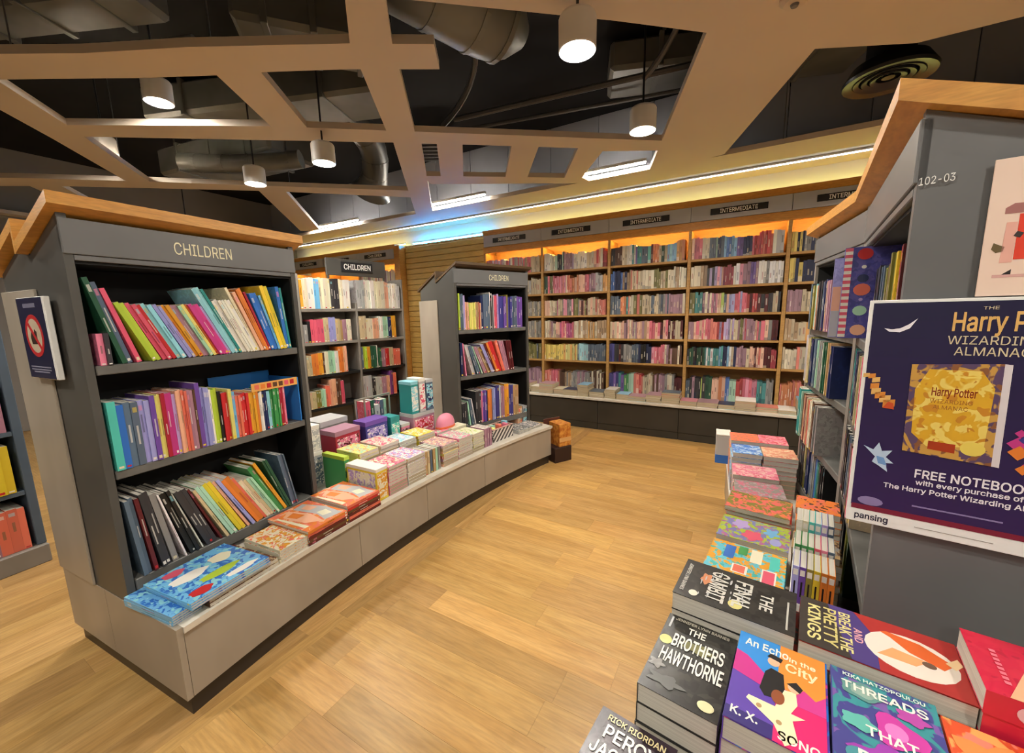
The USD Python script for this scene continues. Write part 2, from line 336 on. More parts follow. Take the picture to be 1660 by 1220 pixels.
# bulkhead over the wall bookcases: cream soffit, grey lip, seamed grey upstand
m = MB(); wbox(m, S0, S1, -.75, -.44, 2.875, 2.93); struct('trim_1', m, CREAMW)
m = MB(); wbox(m, S0, S1, -.44, -.20, 2.885, 2.93); struct('trim_2', m, GREYW)
tp = UsdGeom.Xform.Define(stage, '/World/trim_3'); tag(tp.GetPrim(), None, None, None, 'structure')
s = S0
while s < S1:
    m = MB(); wbox(m, s + .003, min(s + .62, S1) - .003, -.30, -.27, 2.93, HC, .003); part('/World/trim_3', 'panel', m, GREYW); s += .62
# slatted timber wall between the two runs of wall bookcases
sl = UsdGeom.Xform.Define(stage, '/World/wall_center'); tag(sl.GetPrim(), None, None, None, 'structure')
m = MB(); wbox(m, -3.2, -1.545, -.75, -.52, 0, 2.6); part('/World/wall_center', 'backing', m, MAPLE_W)
z = .02
while z < 2.55:
    m = MB(); wbox(m, -3.195, -1.55, -.518, -.49, z, z + .082, .006); part('/World/wall_center', 'slat', m, SLATM); z += .088

# ------------------------------------------------------------------ lamps
def strip(name, label, group, s0, s1, o, z, r, body, glow, cat='light strip'):
    t = thing(name, label, cat, WF, group)
    part(t, 'housing', MB().cbox((s0, -o - r * 1.3, z + r * .3), (s1, -o + r * 1.3, z + r * 2.2), .003), body)
    part(t, 'tube', MB().tube([(s0 + .01, -o, z), (s1 - .01, -o, z)], r, n=8), glow, True)
strip('light_strip', 'thin white light line running along the bulkhead above the wall bookcases', None, -6.4, 4.5, -.425, 2.862, .010, WHITEP, mat('line_glow', (.9, .9, .9), .5, .5, 0, (1, .97, .92), 2.4))
strip('tube_light', 'white tube light on the lattice edge above the slatted timber wall', None, -2.21, -1.05, .26, 2.915, .016, WHITEP, TUBEM)
strip('tube_light', 'white tube light on the lattice edge beside the wide diagonal ceiling panel', None, .19, .89, .26, 2.915, .016, WHITEP, TUBEM)
strip('tube_light', 'leftmost white tube light, high above the far left bookcases', None, -4.62, -3.40, .26, 2.915, .016, WHITEP, TUBEM)
strip('cove_light', 'yellow glowing cove strip on top of the long wall bookcase', None, -1.5, 4.2, -.62, 2.66, .011, WHITEP, COVEM)
strip('cove_light', 'yellow glowing cove strip over the far left wall bookcases', None, -6.3, -3.3, -.62, 2.66, .011, WHITEP, COVEM)
strip('cove_light', 'blue glowing cove strip over the slatted timber wall', None, -3.1, -1.62, -.60, 2.64, .014, WHITEP, BLUEM)
LAMPS = [(.33, 2.03, 2.62, 'white pendant downlight nearest the camera, at the top of the photo'), (.90, 2.87, 2.62, 'white pendant downlight on a rod left of the diagonal ceiling panel'),
    (-2.38, 3.02, 2.93, 'bright high downlight over the nearest grey bookcase, top left'), (-1.41, 3.31, 2.62, 'white pendant downlight above the toy display, beside the crossing beams'),
    (-2.22, 3.76, 2.62, 'small white pendant downlight just above the lower crossing beam'), (-3.62, 3.90, 2.95, 'pendant downlight half hidden behind the left diagonal beam'),
    (-4.42, 5.78, 2.60, 'farthest pendant downlight, just over the timber roof of the nearest bookcase'),
    (2.5, 1.0, 2.62, None), (-.7, .1, 2.62, None), (.9, -.6, 2.62, None), (-2.7, .9, 2.62, None), (2.6, -.9, 2.62, None), (-1.0, -1.5, 2.62, None), (-4.6, 2.2, 2.62, None), (3.0, 2.3, 2.62, None)]  # entries without a label are unseen lamps, placed to light aisle and end panel
for x, y, z0, lab in LAMPS:
    t = thing('pendant_lamp', lab or 'white pendant downlight outside the photo, over the aisle behind the camera', 'lamp', frame((x, y, z0 - 2.62), 90), None if lab else 'downlights outside the photo')
    part(t, 'housing', MB().lathe([(.070, 2.62), (.082, 2.615), (.085, 2.62), (.085, 2.745), (.078, 2.757), (0, 2.76), (0, 2.745), (.07, 2.735), (.070, 2.62)]), WHITEP, 30)
    part(t, 'lens', MB().lathe([(0, 2.632), (.069, 2.632), (.069, 2.622), (0, 2.619)]), LENS, 30)
    part(t, 'rod', MB().tube([(0, 0, 2.758), (0, 0, HC - (z0 - 2.62))], .007, n=8), BLACKP, True)

# ------------------------------------------------------------------ suspended lattice ceiling
ZL = 2.85
LAT = [('slab', [(-.42, 1.2), (-.47, 2.04), (.55, 2.21), (1.04, 2.31), (1.44, 4.33), (1.52, 4.42), (2.0, 3.96), (1.71, 2.46), (2.24, 2.43), (2.59, 2.24), (3.1, 1.98), (3.1, .3), (1.2, -.2)]),
    ('beam', [(-.50, 1.0), (-.65, 1.85), (-.71, 2.04), (-.81, 2.35), (-.83, 2.56), (-.92, 3.32), (-.93, 3.55), (-1.33, 6.11), (-1.07, 5.99), (-.71, 3.59), (-.71, 3.36), (-.61, 2.57), (-.59, 2.36), (-.53, 2.05), (-.46, 1.75), (-.30, 1.0)]),
    ('beam', [(-4.2, 2.33), (-2.65, 2.35), (-2.22, 2.36), (-1.65, 2.33), (-.8, 2.33), (-.37, 2.35), (-.38, 2.57), (-.92, 2.55), (-1.41, 2.56), (-1.67, 2.58), (-2.1, 2.59), (-2.58, 2.58), (-4.2, 2.55)]),
    ('beam', [(-1.67, 2.52), (-1.4, 2.51), (-1.5, 3.34), (-1.75, 3.33)]),
    ('beam', [(-3.19, 3.13), (-1.73, 3.22), (-.71, 3.36), (.91, 3.58), (1.31, 3.63), (1.36, 3.84), (.86, 3.83), (.63, 3.75), (-.22, 3.64), (-.93, 3.55), (-1.83, 3.46), (-3.23, 3.32)]),
    ('beam', [(-2.91, 2.33), (-2.96, 2.6), (-3.15, 3.13), (-3.69, 4.46), (-3.9, 4.45), (-3.49, 3.34), (-3.23, 2.56), (-3.2, 2.33)]),
    ('beam', [(-6.4, 4.02), (-4.79, 4.16), (-3.64, 4.35), (-2.76, 4.53), (-1.09, 4.85), (-1.12, 5.12), (-2.69, 4.74), (-4.69, 4.42), (-6.5, 4.30)]),
    ('beam', [(-4.9, 4.35), (-4.59, 4.36), (-5.05, 5.27), (-5.36, 5.87), (-5.62, 5.75), (-5.2, 5.0)]),
    ('beam', [(-2.72, 4.58), (-2.45, 4.63), (-3.05, 6.75), (-3.25, 6.9), (-3.4, 6.85)]),
    ('beam', [(-6.6, 4.9), (-6.35, 5.6), (-6.05, 6.0), (-6.5, 6.3), (-7.0, 5.6)]),
    ('edge_band', [wp(-6.5, -.21), wp(4.4, -.21), wp(4.4, .22), wp(-6.5, .22)]),
    ('beam', [(-.57, 3.50), (-.36, 3.53), (-.47, 4.53), (-.7, 4.51)]), ('beam', [(.05, 3.55), (.28, 3.6), (.2, 4.57), (-.03, 4.56)]), ('beam', [(.62, 3.65), (.86, 3.7), (.78, 4.61), (.6, 4.6)]),
    ('beam', [(-.87, 4.36), (.8, 4.54), (.95, 4.72), (-.83, 4.63)])]
lt = thing('suspended_ceiling_lattice', 'beige suspended lattice of flat crossing beams under the dark service ceiling', 'ceiling panel')
done = Polygon()
for nm, pts in LAT:
    g = Polygon(pts).buffer(0).intersection(room); h = g.difference(done); done = unary_union([done, g])
    if h.area > 1e-4: part(lt, nm, MB().prism(h, ZL, ZL + .045), LATT)
for x, y in ((-.62, 2.2), (-.85, 3.4), (1.3, 3.0), (.3, 1.6), (2.2, 1.9), (-1.6, 2.45), (-2.7, 2.46), (-3.5, 3.9), (-2.4, 4.7), (1.7, 4.0), (-1.2, 5.6), (2.4, 3.75)):
    part(lt, 'hanger', MB().tube([(x, y, ZL + .04), (x, y, HC)], .004, n=6), PIPE)
t = thing('smoke_detector', 'round beige detector disc on the ceiling slab at the top edge', 'detector', frame((1.335, 2.08), 90))
part(t, 'base', MB().lathe([(0, ZL), (.062, ZL), (.062, ZL - .012), (.045, ZL - .03), (0, ZL - .032)]), LATT, 30)
part(t, 'sensor', MB().lathe([(0, ZL - .032), (.018, ZL - .032), (.014, ZL - .042), (0, ZL - .043)]), GREY_L, 30)

# ------------------------------------------------------------------ services above the lattice
def duct(name, label, pts, r, material, cat='air duct', rings=True, n=20):
    t = thing(name, label, cat); P = np.asarray(pts, float)
    part(t, 'body', MB().tube(P, r, n=n), material, 40)
    if rings:
        for q in np.linspace(.12, .9, 4):
            i = int(q * (len(P) - 1)); d = P[min(i + 1, len(P) - 1)] - P[i]; L = np.linalg.norm(d)
            if L < 1e-6: continue
            rr = np.broadcast_to(r, len(P))[i]; part(t, 'joint_band', MB().tube([P[i], P[i] + d / L * .03], rr * 1.025, n=n), material)
    return t
def arc(p0, p1, p2, n=10):
    p0, p1, p2 = map(np.array, (p0, p1, p2)); return [(1 - u) ** 2 * p0 + 2 * u * (1 - u) * p1 + u * u * p2 for u in np.linspace(0, 1, n)]
def boxduct(label, x, y, az, L, W, z0, z1):
    t = thing('air_duct', label, 'air duct', frame((x, y), az))
    part(t, 'body', MB().cbox((-L / 2, -W / 2, z0), (L / 2, W / 2, z1), .03), DUCT)
    for q in (-.3, 0, .3): part(t, 'joint_band', MB().cbox((L * q - .02, -W / 2 - .012, z0 - .012), (L * q + .02, W / 2 + .012, z1 + .012), .004), DUCT)
    part(t, 'hanger', MB().box((-L * .3, -W / 2 - .02, z1), (-L * .3 + .03, -W / 2 - .016, HC)).box((L * .3, W / 2 + .016, z1), (L * .3 + .03, W / 2 + .02, HC)), PIPE)
boxduct('broad grey duct filling the gap left of the short diagonal beam', -2.75, 2.72, 96, 1.4, .3, 3.25, 3.5)
boxduct('squat grey duct seen through the triangular gap beside the long beam', -1.25, 2.98, 70, .9, .4, 3.2, 3.45)
P = [np.array([-.75, 2.45, 3.42]) + (np.array([.12, 3.05, 3.30]) - np.array([-.75, 2.45, 3.42])) * u for u in np.linspace(0, 1, 12)]
duct('air_duct', 'round grey duct with a blunt end between the crossing beam and front lamp', P, [.24] * 8 + [.235, .22, .17, .08], DUCT)
boxduct('grey wrapped duct crossing behind the brightest top left lamp', -2.2, 4.1, 100, 2.3, .5, 3.3, 3.58)
boxduct('long grey duct running over the lower crossing beam on the left', -3.25, 5.15, 112, 1.9, .6, 3.2, 3.5)
boxduct('dark duct high above the nearest bookcase at the far left', -4.9, 3.2, 60, 1.6, .5, 3.3, 3.6)
boxduct('wide dark duct crossing behind the pendant on a rod', 1.9, 3.75, 100, 2.0, .5, 3.42, 3.65)
duct('duct_elbow', 'curved grey duct elbow dropping to a flared mouth, beside the long beam', arc((-1.75, 4.55, 3.5), (-1.35, 4.95, 3.5), (-1.72, 5.35, 2.98), 12), [.15] * 10 + [.17, .24], DUCT_L)
duct('flexible_duct', 'pale flexible duct joining the elbow from the left', arc((-3.4, 4.5, 3.08), (-2.8, 4.56, 3.04), (-2.2, 4.6, 3.12), 10), .09, DUCT)
duct('conduit', 'thin curved hose hanging behind the end of the short beam', arc((-.30, 3.15, 3.6), (-.05, 3.4, 3.3), (-.55, 3.75, 3.05), 12), .022, PIPE, 'hose', False, 8)
duct('conduit', 'thin curved hose hanging right of the pendant on a rod', arc((1.05, 2.4, 3.55), (1.25, 2.9, 3.3), (1.0, 3.2, 3.1), 12), .02, PIPE, 'hose', False, 8)
duct('conduit', 'straight thin pipe under the dark ceiling behind the front lamp', [(-.5, 4.2, 3.3), (2.3, 3.05, 3.3)], .025, PIPE, 'pipe', False, 8)
duct('conduit', 'second straight pipe under the dark ceiling, farther from the front lamp', [(-.6, 4.6, 3.35), (1.6, 3.85, 3.35)], .018, PIPE, 'pipe', False, 8)
duct('conduit', 'thin pipe crossing above the left diagonal beam', [(-4.4, 3.2, 3.15), (-1.9, 2.75, 3.15)], .02, PIPE, 'pipe', False, 8)
a = MB()
for i in range(9):
    u = i / 8; p = np.array([-1.0, 5.0, 3.55]) * (1 - u) + np.array([-1.0, 5.9, 3.55]) * u; a.box(p - [.28, .02, .015], p + [.28, .02, .015])
a.box((-1.31, 4.9, 3.53), (-1.281, 6.0, 3.59)).box((-.719, 4.9, 3.53), (-.69, 6.0, 3.59)); solo('cable_tray', a, PIPE, 'dark ladder cable tray crossing over the long main beam', 'cable tray')
t = thing('ceiling_diffuser', 'large round black ceiling diffuser with concentric rings, top right', 'air vent', frame((2.61, 3.01), 90))
part(t, 'rim', MB().lathe([(.19, 2.97), (.245, 2.96), (.25, 2.98), (.2, 3.06), (.12, 3.10), (.12, 3.08), (.18, 3.03), (.19, 2.97)], n=40), mat('diffuser_black', (.02, .02, .022), .3), 40)
for r in (.155, .11, .065): part(t, 'ring', MB().lathe([(r, 2.975), (r + .03, 2.965), (r + .032, 2.975), (r, 2.995), (r, 2.975)], n=36), BLACKP, 40)
part(t, 'cone', MB().lathe([(0, 2.972), (.035, 2.975), (.03, 3.0), (0, 3.0)]), BLACKP, 40)
part(t, 'neck', MB().tube([(0, 0, 3.03), (0, 0, HC)], .13, n=24), DARKC, 40)
t = thing('sprinkler', 'small metal sprinkler head beside the round black diffuser', 'sprinkler', frame((2.30, 2.62), 90))
part(t, 'pipe', MB().tube([(0, 0, 3.05), (0, 0, HC)], .016, n=10), DUCT_L, 40); part(t, 'head', MB().lathe([(0, 2.98), (.03, 2.985), (.03, 2.995), (.012, 3.0), (.022, 3.05), (0, 3.06)]), METAL, 40)

# ------------------------------------------------------------------ long wall bookcase
SHZ = (2.0, 1.70, 1.40, 1.10, .80)
def wall_case(name, label, ups, plates, sign, base=True):
    t = thing(name, label, 'bookcase', WF); s0, s1 = ups[0], ups[-1]
    part(t, 'back_panel', MB().box((s0, .722, .40), (s1, .74, 2.60)), MAPLE_W)
    for s in ups: part(t, 'upright', MB().cbox((s - .018, .40, .402), (s + .018, .72, 2.312), .003), MAPLE_W)
    for a, b in zip(ups, ups[1:]):
        for z in SHZ: part(t, 'shelf', MB().cbox((a + .019, .405, z - .026), (b - .019, .72, z), .002), MAPLE_W)
        part(t, 'shelf_light', MB().box((a + .05, .422, 2.322), (b - .05, .44, 2.336)), LEDM)
    part(t, 'lower_rail', MB().cbox((s0 - .02, .392, 2.314), (s1 + .02, .418, 2.40), .003), MAPLE)
    part(t, 'top_panel', MB().cbox((s0 - .02, .4185, 2.36), (s1 + .02, .72, 2.40), .003), MAPLE)
    for a, b in zip(ups, ups[1:]): part(t, 'fascia', MB().cbox((a + .002, .378, 2.402), (b - .002, .42, 2.558), .002), FASCIA)
    part(t, 'upper_rail', MB().cbox((s0 - .02, .388, 2.56), (s1 + .02, .72, 2.632), .003), MAPLE)
    for c in plates:
        p = part(t, 'sign_plate', MB().cbox((c - .265, .370, 2.448), (c + .265, .377, 2.512), .001), SIGNBLACK)
        v, f = txt(sign, .040, (c - .175, .3695, 2.460), (1, 0, 0), (0, 0, 1), .001, .35, True)
        part(p, 'lettering', MB().add(v, f), SIGNWHITE)
    if base:
        part(t, 'counter_top', MB().cbox((s0 - .02, -.035, .372), (s1, .74, .40), .003), COUNTER)
        part(t, 'base_body', MB().box((s0, .02, .0), (s1, .72, .37)), KICK)
        e = list(np.arange(s0, s1, .93)) + [s1]
        for a, b in zip(e, e[1:]):
            part(t, 'base_panel', MB().cbox((a + .002, 0, .085), (b - .002, .018, .352), .002), WALLB)
            part(t, 'kick_board', MB().cbox((a + .002, .006, .0), (b - .002, .018, .082), .002), WALLB)
    return t
UPS = [-1.53, -.60, .325, 1.25, 2.18, 3.10, 4.02]
wall_case('wall_bookcase', 'long timber wall bookcase with grey fascia and six rows of books', UPS, [-1.10, -.175, .76, 1.71, 2.64, 3.56], 'INTERMEDIATE')
wall_case('wall_bookcase', 'timber wall bookcase at far left, half hidden behind the white books', [-6.14, -5.21, -4.28, -3.35], [-5.7, -4.75, -3.80], 'CHILDREN')
a = MB(); a.cbox((-3.33, .36, 0), (-3.205, .74, 2.60), .004); v = np.vstack(a.v) @ WF[:3, :3] + WF[3, :3]
solo('end_pilaster', MB().add(v, np.vstack(a.f)), MAPLE, 'plain timber pilaster closing the far left wall bookcase', 'panel')

# ------------------------------------------------------------------ curved display bases
CX = np.poly1d([.002, .051, .364, -1.205]); CY = np.poly1d([-.005, -.016, .93, 1.259])
def curve(s):
    p = np.array([CX(s), CY(s)]); t = np.array([CX.deriv()(s), CY.deriv()(s)]); t /= np.hypot(*t); return p, t, np.array([-t[1], t[0]])
def lb(s, d): p, t, n = curve(s); return p + n * d                      # a point on the left base: s along its front, d back from it
def lb_az(s): t = curve(s)[1]; return math.degrees(math.atan2(t[0], t[1]))
def strip_poly(pts0, pts1): return Polygon(list(pts0) + list(pts1)[::-1]).buffer(0)
def offs(pts, d):
    pts = np.asarray(pts); t = np.gradient(pts, axis=0); t /= np.hypot(*t.T)[:, None]; return pts + np.stack([-t[:, 1], t[:, 0]], 1) * d
SS = np.linspace(0, 2.95, 40)
FRONT = np.array([curve(s)[0] for s in SS]); BACK = np.array([lb(s, .93) for s in SS]); BACK[0] = (-2.044, 1.659); BACK = np.vstack([BACK[:1], BACK[4:]])
t = thing('display_counter', 'low curved beige display base of the left island, with a pale counter top', 'display counter')
outline = Polygon(list(FRONT) + list(BACK[::-1])).buffer(0)
hp = Polygon([FRONT[0] + np.array([.4305, .9026]) * .0205 + np.array([-.9026, .4305]) * q for q in (-3, 3)] + [FRONT[0] + np.array([.4305, .9026]) * 6 + np.array([-.9026, .4305]) * q for q in (6, -6)])
part(t, 'counter_top', MB().prism(outline.buffer(.010, join_style=2).intersection(hp), .346, .37), COUNTER)
part(t, 'body', MB().prism(outline.buffer(-.025, join_style=2), .084, .345), INNER)
part(t, 'kick_board', MB().prism(outline.buffer(-.018, join_style=2), 0, .083), KICK)
for a0, a1 in ((.021, .857), (.857, 1.411), (1.411, 2.04), (2.04, 2.95)):
    q = np.array([curve(s)[0] for s in np.linspace(a0 + .0015, a1 - .0015, 14)])
    part(t, 'front_panel', MB().prism(strip_poly(q, offs(q, .02)), .082, .345), BEIGE)
e0 = FRONT[0]; ew = np.array([-.9026, .4305]); en = np.array([.4305, .9026])
for d0, d1 in ((-.001, .53), (.533, .93)):
    part(t, 'end_panel', MB().prism(Polygon([e0 + ew * d0, e0 + ew * d1, e0 + ew * d1 + en * .02, e0 + ew * d0 + en * .02]), .082, .3702), BEIGE)
p, tt, n = curve(2.95)
part(t, 'end_panel', MB().prism(Polygon([p + n * .022, p + n * .9, p + n * .9 - tt * .02, p + n * .022 - tt * .02]), .082, .345), BEIGE)

RBP = [(.02, .42), (.2, .656), (1.06, 1.80), (1.60, 2.88), (2.40, 2.50), (2.0, 1.35), (1.45, .32), (1.02, -.33)]
rb = Polygon(RBP)
t = thing('display_counter', 'low beige display base of the right island, hidden under stacked books', 'display counter')
part(t, 'counter_top', MB().prism(rb.buffer(.008, join_style=2), .346, .37), COUNTER)
part(t, 'body', MB().prism(rb.buffer(-.024, join_style=2), .084, .345), INNER)
part(t, 'kick_board', MB().prism(rb.buffer(-.018, join_style=2), 0, .083), KICK)
for a0, a1 in zip(RBP, RBP[1:] + RBP[:1]):
    a0, a1 = np.array(a0), np.array(a1); d = (a1 - a0) / np.hypot(*(a1 - a0)); n = np.array([d[1], -d[0]])
    part(t, 'front_panel', MB().prism(Polygon([a0 + d * .023, a1 - d * .023, a1 - d * .023 + n * .02, a0 + d * .023 + n * .02]), .082, .345), BEIGE)

# ------------------------------------------------------------------ island bookcases
M_YZ = np.eye(4); M_YZ[:3, :3] = [[0, 0, 1], [1, 0, 0], [0, 1, 0]]
def island_case(label, org, az, W, shelves, zo=0.0, text=None, tx=(.32, .545), slab=None, depth=.28, side_mats=(GREY, GREY), oh=(.03, .03), roof=MAPLE, rt=.039):
    F = frame(org, az); t = thing('island_bookcase', label, 'bookcase', F); zb = .3705; D = depth
    prof = Polygon([(0, zb), (0, 1.815 + zo), (D, 1.695 + zo), (D + .004, 1.765 + zo), (.58, 1.645 + zo), (.58, zb)])
    for x0, m_ in ((0, side_mats[0]), (W - .025, side_mats[1])): part(t, 'side_panel', MB().prism(prof, x0, x0 + .025, M=M_YZ), m_)
    part(t, 'back_panel', MB().box((.026, D - .016, zb), (W - .026, D, 1.69 + zo)), INNER)
    for x in (.0252, W - .0292): part(t, 'lining', MB().box((x, .012, zb + .06), (x + .004, D - .017, 1.66 + zo)), INNER)
    part(t, 'lining', MB().box((.030, .012, 1.652 + zo), (W - .030, D - .017, 1.66 + zo)), INNER)
    for i, z in enumerate(shelves):
        th = .05 if i == 0 else .034
        part(t, 'shelf', MB().cbox((.030, .002, z + zo - th), (W - .030, D - .017, z + zo), .003), SHELFG)
    part(t, 'fascia', MB().cbox((0, -.006, 1.682 + zo), (W, .014, 1.80 + zo), .002), GREY_L)
    part(t, 'fascia_lip', MB().cbox((.026, -.001, 1.662 + zo), (W - .026, .018, 1.681 + zo), .002), GREY_L)
    m_ = MB()
    part(t, 'roof_board', MB().prism(Polygon([(-.045, 1.833 + zo), (-.045, 1.833 + rt + zo), (D + .002, 1.703 + rt + zo), (D + .002, 1.703 + zo)]), -oh[0], W + oh[1], M=M_YZ), roof)
    part(t, 'roof_riser', MB().prism(Polygon([(D + .003, 1.70 + zo), (D + .003, 1.783 + rt + zo), (D + .017, 1.777 + rt + zo), (D + .017, 1.70 + zo)]), -oh[0], W + oh[1], M=M_YZ), roof)
    part(t, 'roof_board', MB().prism(Polygon([(D + .018, 1.777 + zo), (D + .018, 1.777 + rt - .001 + zo), (.63, 1.638 + rt - .001 + zo), (.63, 1.638 + zo)]), -oh[0], W + oh[1], M=M_YZ), roof)
    part(t, 'rear_cabinet', MB().cbox((.026, D + .003, zb), (W - .026, .575, 1.575), .003), BEIGE_D)
    if slab == 'left': part(t, 'end_slab', MB().cbox((-.010, D - .008, zb + .002), (-.001, .60, 1.575), .002), BEIGE)
    if text:
        v, f = txt(text, .047, (tx[0], -.0062, 1.716 + zo), (1, 0, 0), (0, 0, 1), .0015, tx[1] - tx[0]); part(t, 'lettering', MB().add(v, f), LETTER)
    return F, t
CASE_A, _ = island_case('nearest grey island bookcase with yellow lettering, on the left', (-1.504, 1.404), 25.5, .86, (.45, .895, 1.293), 0, 'CHILDREN', slab='left')
CASE_B, _ = island_case('farther grey island bookcase with small lettering, at the end of the left island', (-.463, 3.385), 49.6, .83, (.45, .895, 1.293), .022, 'CHILDREN', (.36, .585), slab='left', roof=DARKWOOD, rt=.02, oh=(.004, .01))
K0, N0, E0 = (1.34, 1.56), (.80, .83), (1.66, 2.24)
CASE_C, ct = island_case('grey island bookcase with poster-covered end panel, nearest on the right', K0, 216.5, .908, (.45, .745, 1.04, 1.33), oh=(-.002, .03), side_mats=(BEIGE_D, GREY_L))
CASE_D, _ = island_case('far right island bookcase joined at an angle behind the poster bookcase', E0, 205.2, .752, (.45, .745, 1.04, 1.33), oh=(.03, -.002), side_mats=(BEIGE_D, BEIGE_D))
EP = frame(N0, 126.7); EP[3, :3] = (N0[0], N0[1], 0)                     # end panel frame: x to the right along it, y into the case
v, f = txt('102-03', .014, (.0, -.0065, 1.676), (1, .0, .012), (0, 0, 1), .001, .05)
ld = thing('shelf_number', 'small white shelf number on the grey end panel, top right', 'sign', EP)
part(ld, 'lettering', MB().add(v, f), SIGNWHITE)

# children's case behind the toy display
F3 = frame((-2.10, 4.06), 39.7); CASE_E = F3; W3 = 1.22
t = thing('low_bookcase', "two-bay black-shelved bookcase of white books under a CHILDREN sign", 'bookcase', F3)
for x, h_ in ((0, 1.88), (.61, 1.60), (W3, 1.88)): part(t, 'upright', MB().cbox((x - .012, 0, 0), (x + .012, .27, h_), .003), BEIGE_D)
part(t, 'back_panel', MB().box((.012, .255, .1), (W3 - .012, .27, 1.86)), BEIGE_D)
for z in (.50, .85, 1.19, 1.535):
    for x0 in (.0125, .6225): part(t, 'shelf', MB().cbox((x0, .002, z - .03), (x0 + .585, .253, z), .003), BEIGE_D if z > 1.1 else INNER)
part(t, 'base', MB().cbox((.013, .003, 0), (W3 - .013, .25, .12), .003), KICK)
part(t, 'header_panel', MB().cbox((.30, -.012, 1.885), (1.0, .012, 2.06), .003), GREY)
p = part(t, 'sign_plate', MB().cbox((.46, -.022, 1.925), (.83, -.013, 2.03), .002), SIGNBLACK)
v, f = txt('CHILDREN', .055, (.485, -.0222, 1.952), (1, 0, 0), (0, 0, 1), .001, .32, True); part(p, 'lettering', MB().add(v, f), SIGNWHITE)
for x in (.31, .97): part(t, 'post', MB().box((x, -.006, 1.85), (x + .02, .006, 1.884)), GREY)

# bookcase at the left edge
F4 = frame((-3.46, 1.108), 25.0); W4 = 1.30
t = thing('low_bookcase', 'blue-grey bookcase of large books cut off by the left edge of the photo', 'bookcase', F4)
for x in (0, .65, W4): part(t, 'upright', MB().cbox((x - .02, 0, .115), (x + .02, .28, 1.55), .003), BLUEG)
part(t, 'back_panel', MB().box((.02, .265, .115), (W4 - .02, .28, 1.5)), INNER)
for z in (.47, .832, 1.19, 1.53):
    for x0 in (.0205, .6705): part(t, 'shelf', MB().cbox((x0, .004, z - .028), (x0 + .609, .263, z), .003), BLUEG)
part(t, 'base', MB().cbox((-.02, -.03, 0), (W4 + .02, .28, .113), .004), BEIGE_D)

# ------------------------------------------------------------------ signs and posters
NAVY, DKP = lin('1d1c3c'), lin('2c1a52')
SF = np.eye(4); a = math.radians(115.5); SF[0, :2] = (math.sin(a), math.cos(a)); SF[1, :2] = (-math.cos(a), math.sin(a)); SF[3, :3] = (-1.504 - .0108 * .4305, 1.404 - .0108 * .9026, 0)
t = thing('notice_sign', 'navy notice with a red prohibition ring on the nearest bookcase end', 'sign', SF)       # x runs right along the end panel
part(t, 'board', MB().cbox((-.385, -.018, 1.245), (-.135, -.001, 1.545), .002), SIGNWHITE)
part(t, 'face', MB().box((-.383, -.0188, 1.247), (-.152, -.0181, 1.543), NAVY), PLAIN, cols=True)
a = MB(); th = np.linspace(0, 2 * math.pi, 41); c0 = np.array([-.268, 1.405])
ring = Polygon([(c0[0] + .078 * math.cos(x), c0[1] + .078 * math.sin(x)) for x in th]); hole = Polygon([(c0[0] + .063 * math.cos(x), c0[1] + .063 * math.sin(x)) for x in th])
M_XZ = np.eye(4); M_XZ[:3, :3] = [[1, 0, 0], [0, 0, -1], [0, 1, 0]]
def flatart(mb, poly, y, th_, c): mb.prism(poly, -y, -y + th_, c, M_XZ)                                    # polygon in x, z laid on a vertical face at depth y
flatart(a, hole, -.0189, .0003, lin('c9b9a0')); flatart(a, ring.difference(hole), -.0189, .0008, COL['red'])
flatart(a, Polygon([(-.30, 1.375), (-.25, 1.375), (-.245, 1.42), (-.262, 1.43), (-.27, 1.41), (-.29, 1.425), (-.305, 1.40)]), -.0192, .0004, lin('3a2a22'))
flatart(a, Polygon([(-.318, 1.448), (-.308, 1.458), (-.218, 1.362), (-.228, 1.352)]), -.0192, .0008, COL['red'])
for z0, w in ((1.287, .09), (1.277, .09), (1.268, .07)): flatart(a, Polygon([(-.268 - w, z0), (-.268 + w, z0), (-.268 + w, z0 + .005), (-.268 - w, z0 + .005)]), -.0189, .0004, lin('8a8aa0'))
flatart(a, Polygon([(-.325, 1.508), (-.215, 1.508), (-.215, 1.523), (-.325, 1.523)]), -.0189, .0004, lin('7a7a92'))
part(t, 'print', a, PLAIN, cols=True)

def poster_text(mb, s_, h_, x, z, width, c, bold=False, y=-.0189): v, f = txt(s_, h_, (x, y, z), (1, 0, 0), (0, 0, 1), .0005, width, bold); mb.add(v, f, c)
t = thing('poster', 'large navy poster with gold lettering and a golden book, white border', 'poster', EP)
part(t, 'board', MB().cbox((-.05, -.018, .973), (.292, -.0085, 1.459), .001), SIGNWHITE)
m = MB(); X = np.linspace(-.044, .287, 13); Z = np.linspace(1.012, 1.453, 13)
for i in range(12):
    for j in range(12): m.add([(X[i], -.0186, Z[j]), (X[i + 1], -.0186, Z[j]), (X[i + 1], -.0186, Z[j + 1]), (X[i], -.0186, Z[j + 1])], [[0, 1, 2], [0, 2, 3]], tuple(np.array(NAVY) * (j / 12) + np.array(DKP) * (1 - j / 12)))
part(t, 'printed_field', m, PLAIN, cols=True)
a = MB(); GOLD, ORG, LG = lin('e2b46a'), lin('d98a3a'), lin('d8c9a6')
W_ = lin('eeeaf2')
poster_text(a, 'THE', .006, .108, 1.437, .02, LG)
poster_text(a, 'Harry Potter', .034, .07, 1.398, .155, GOLD, True)
poster_text(a, 'WIZARDING', .016, .068, 1.372, .118, LG); poster_text(a, 'ALMANAC', .016, .079, 1.351, .096, LG)
poster_text(a, 'FREE NOTEBOOK', .017, .048, 1.096, .16, W_, True); poster_text(a, 'with every purchase of', .010, .052, 1.081, .145, W_, True)
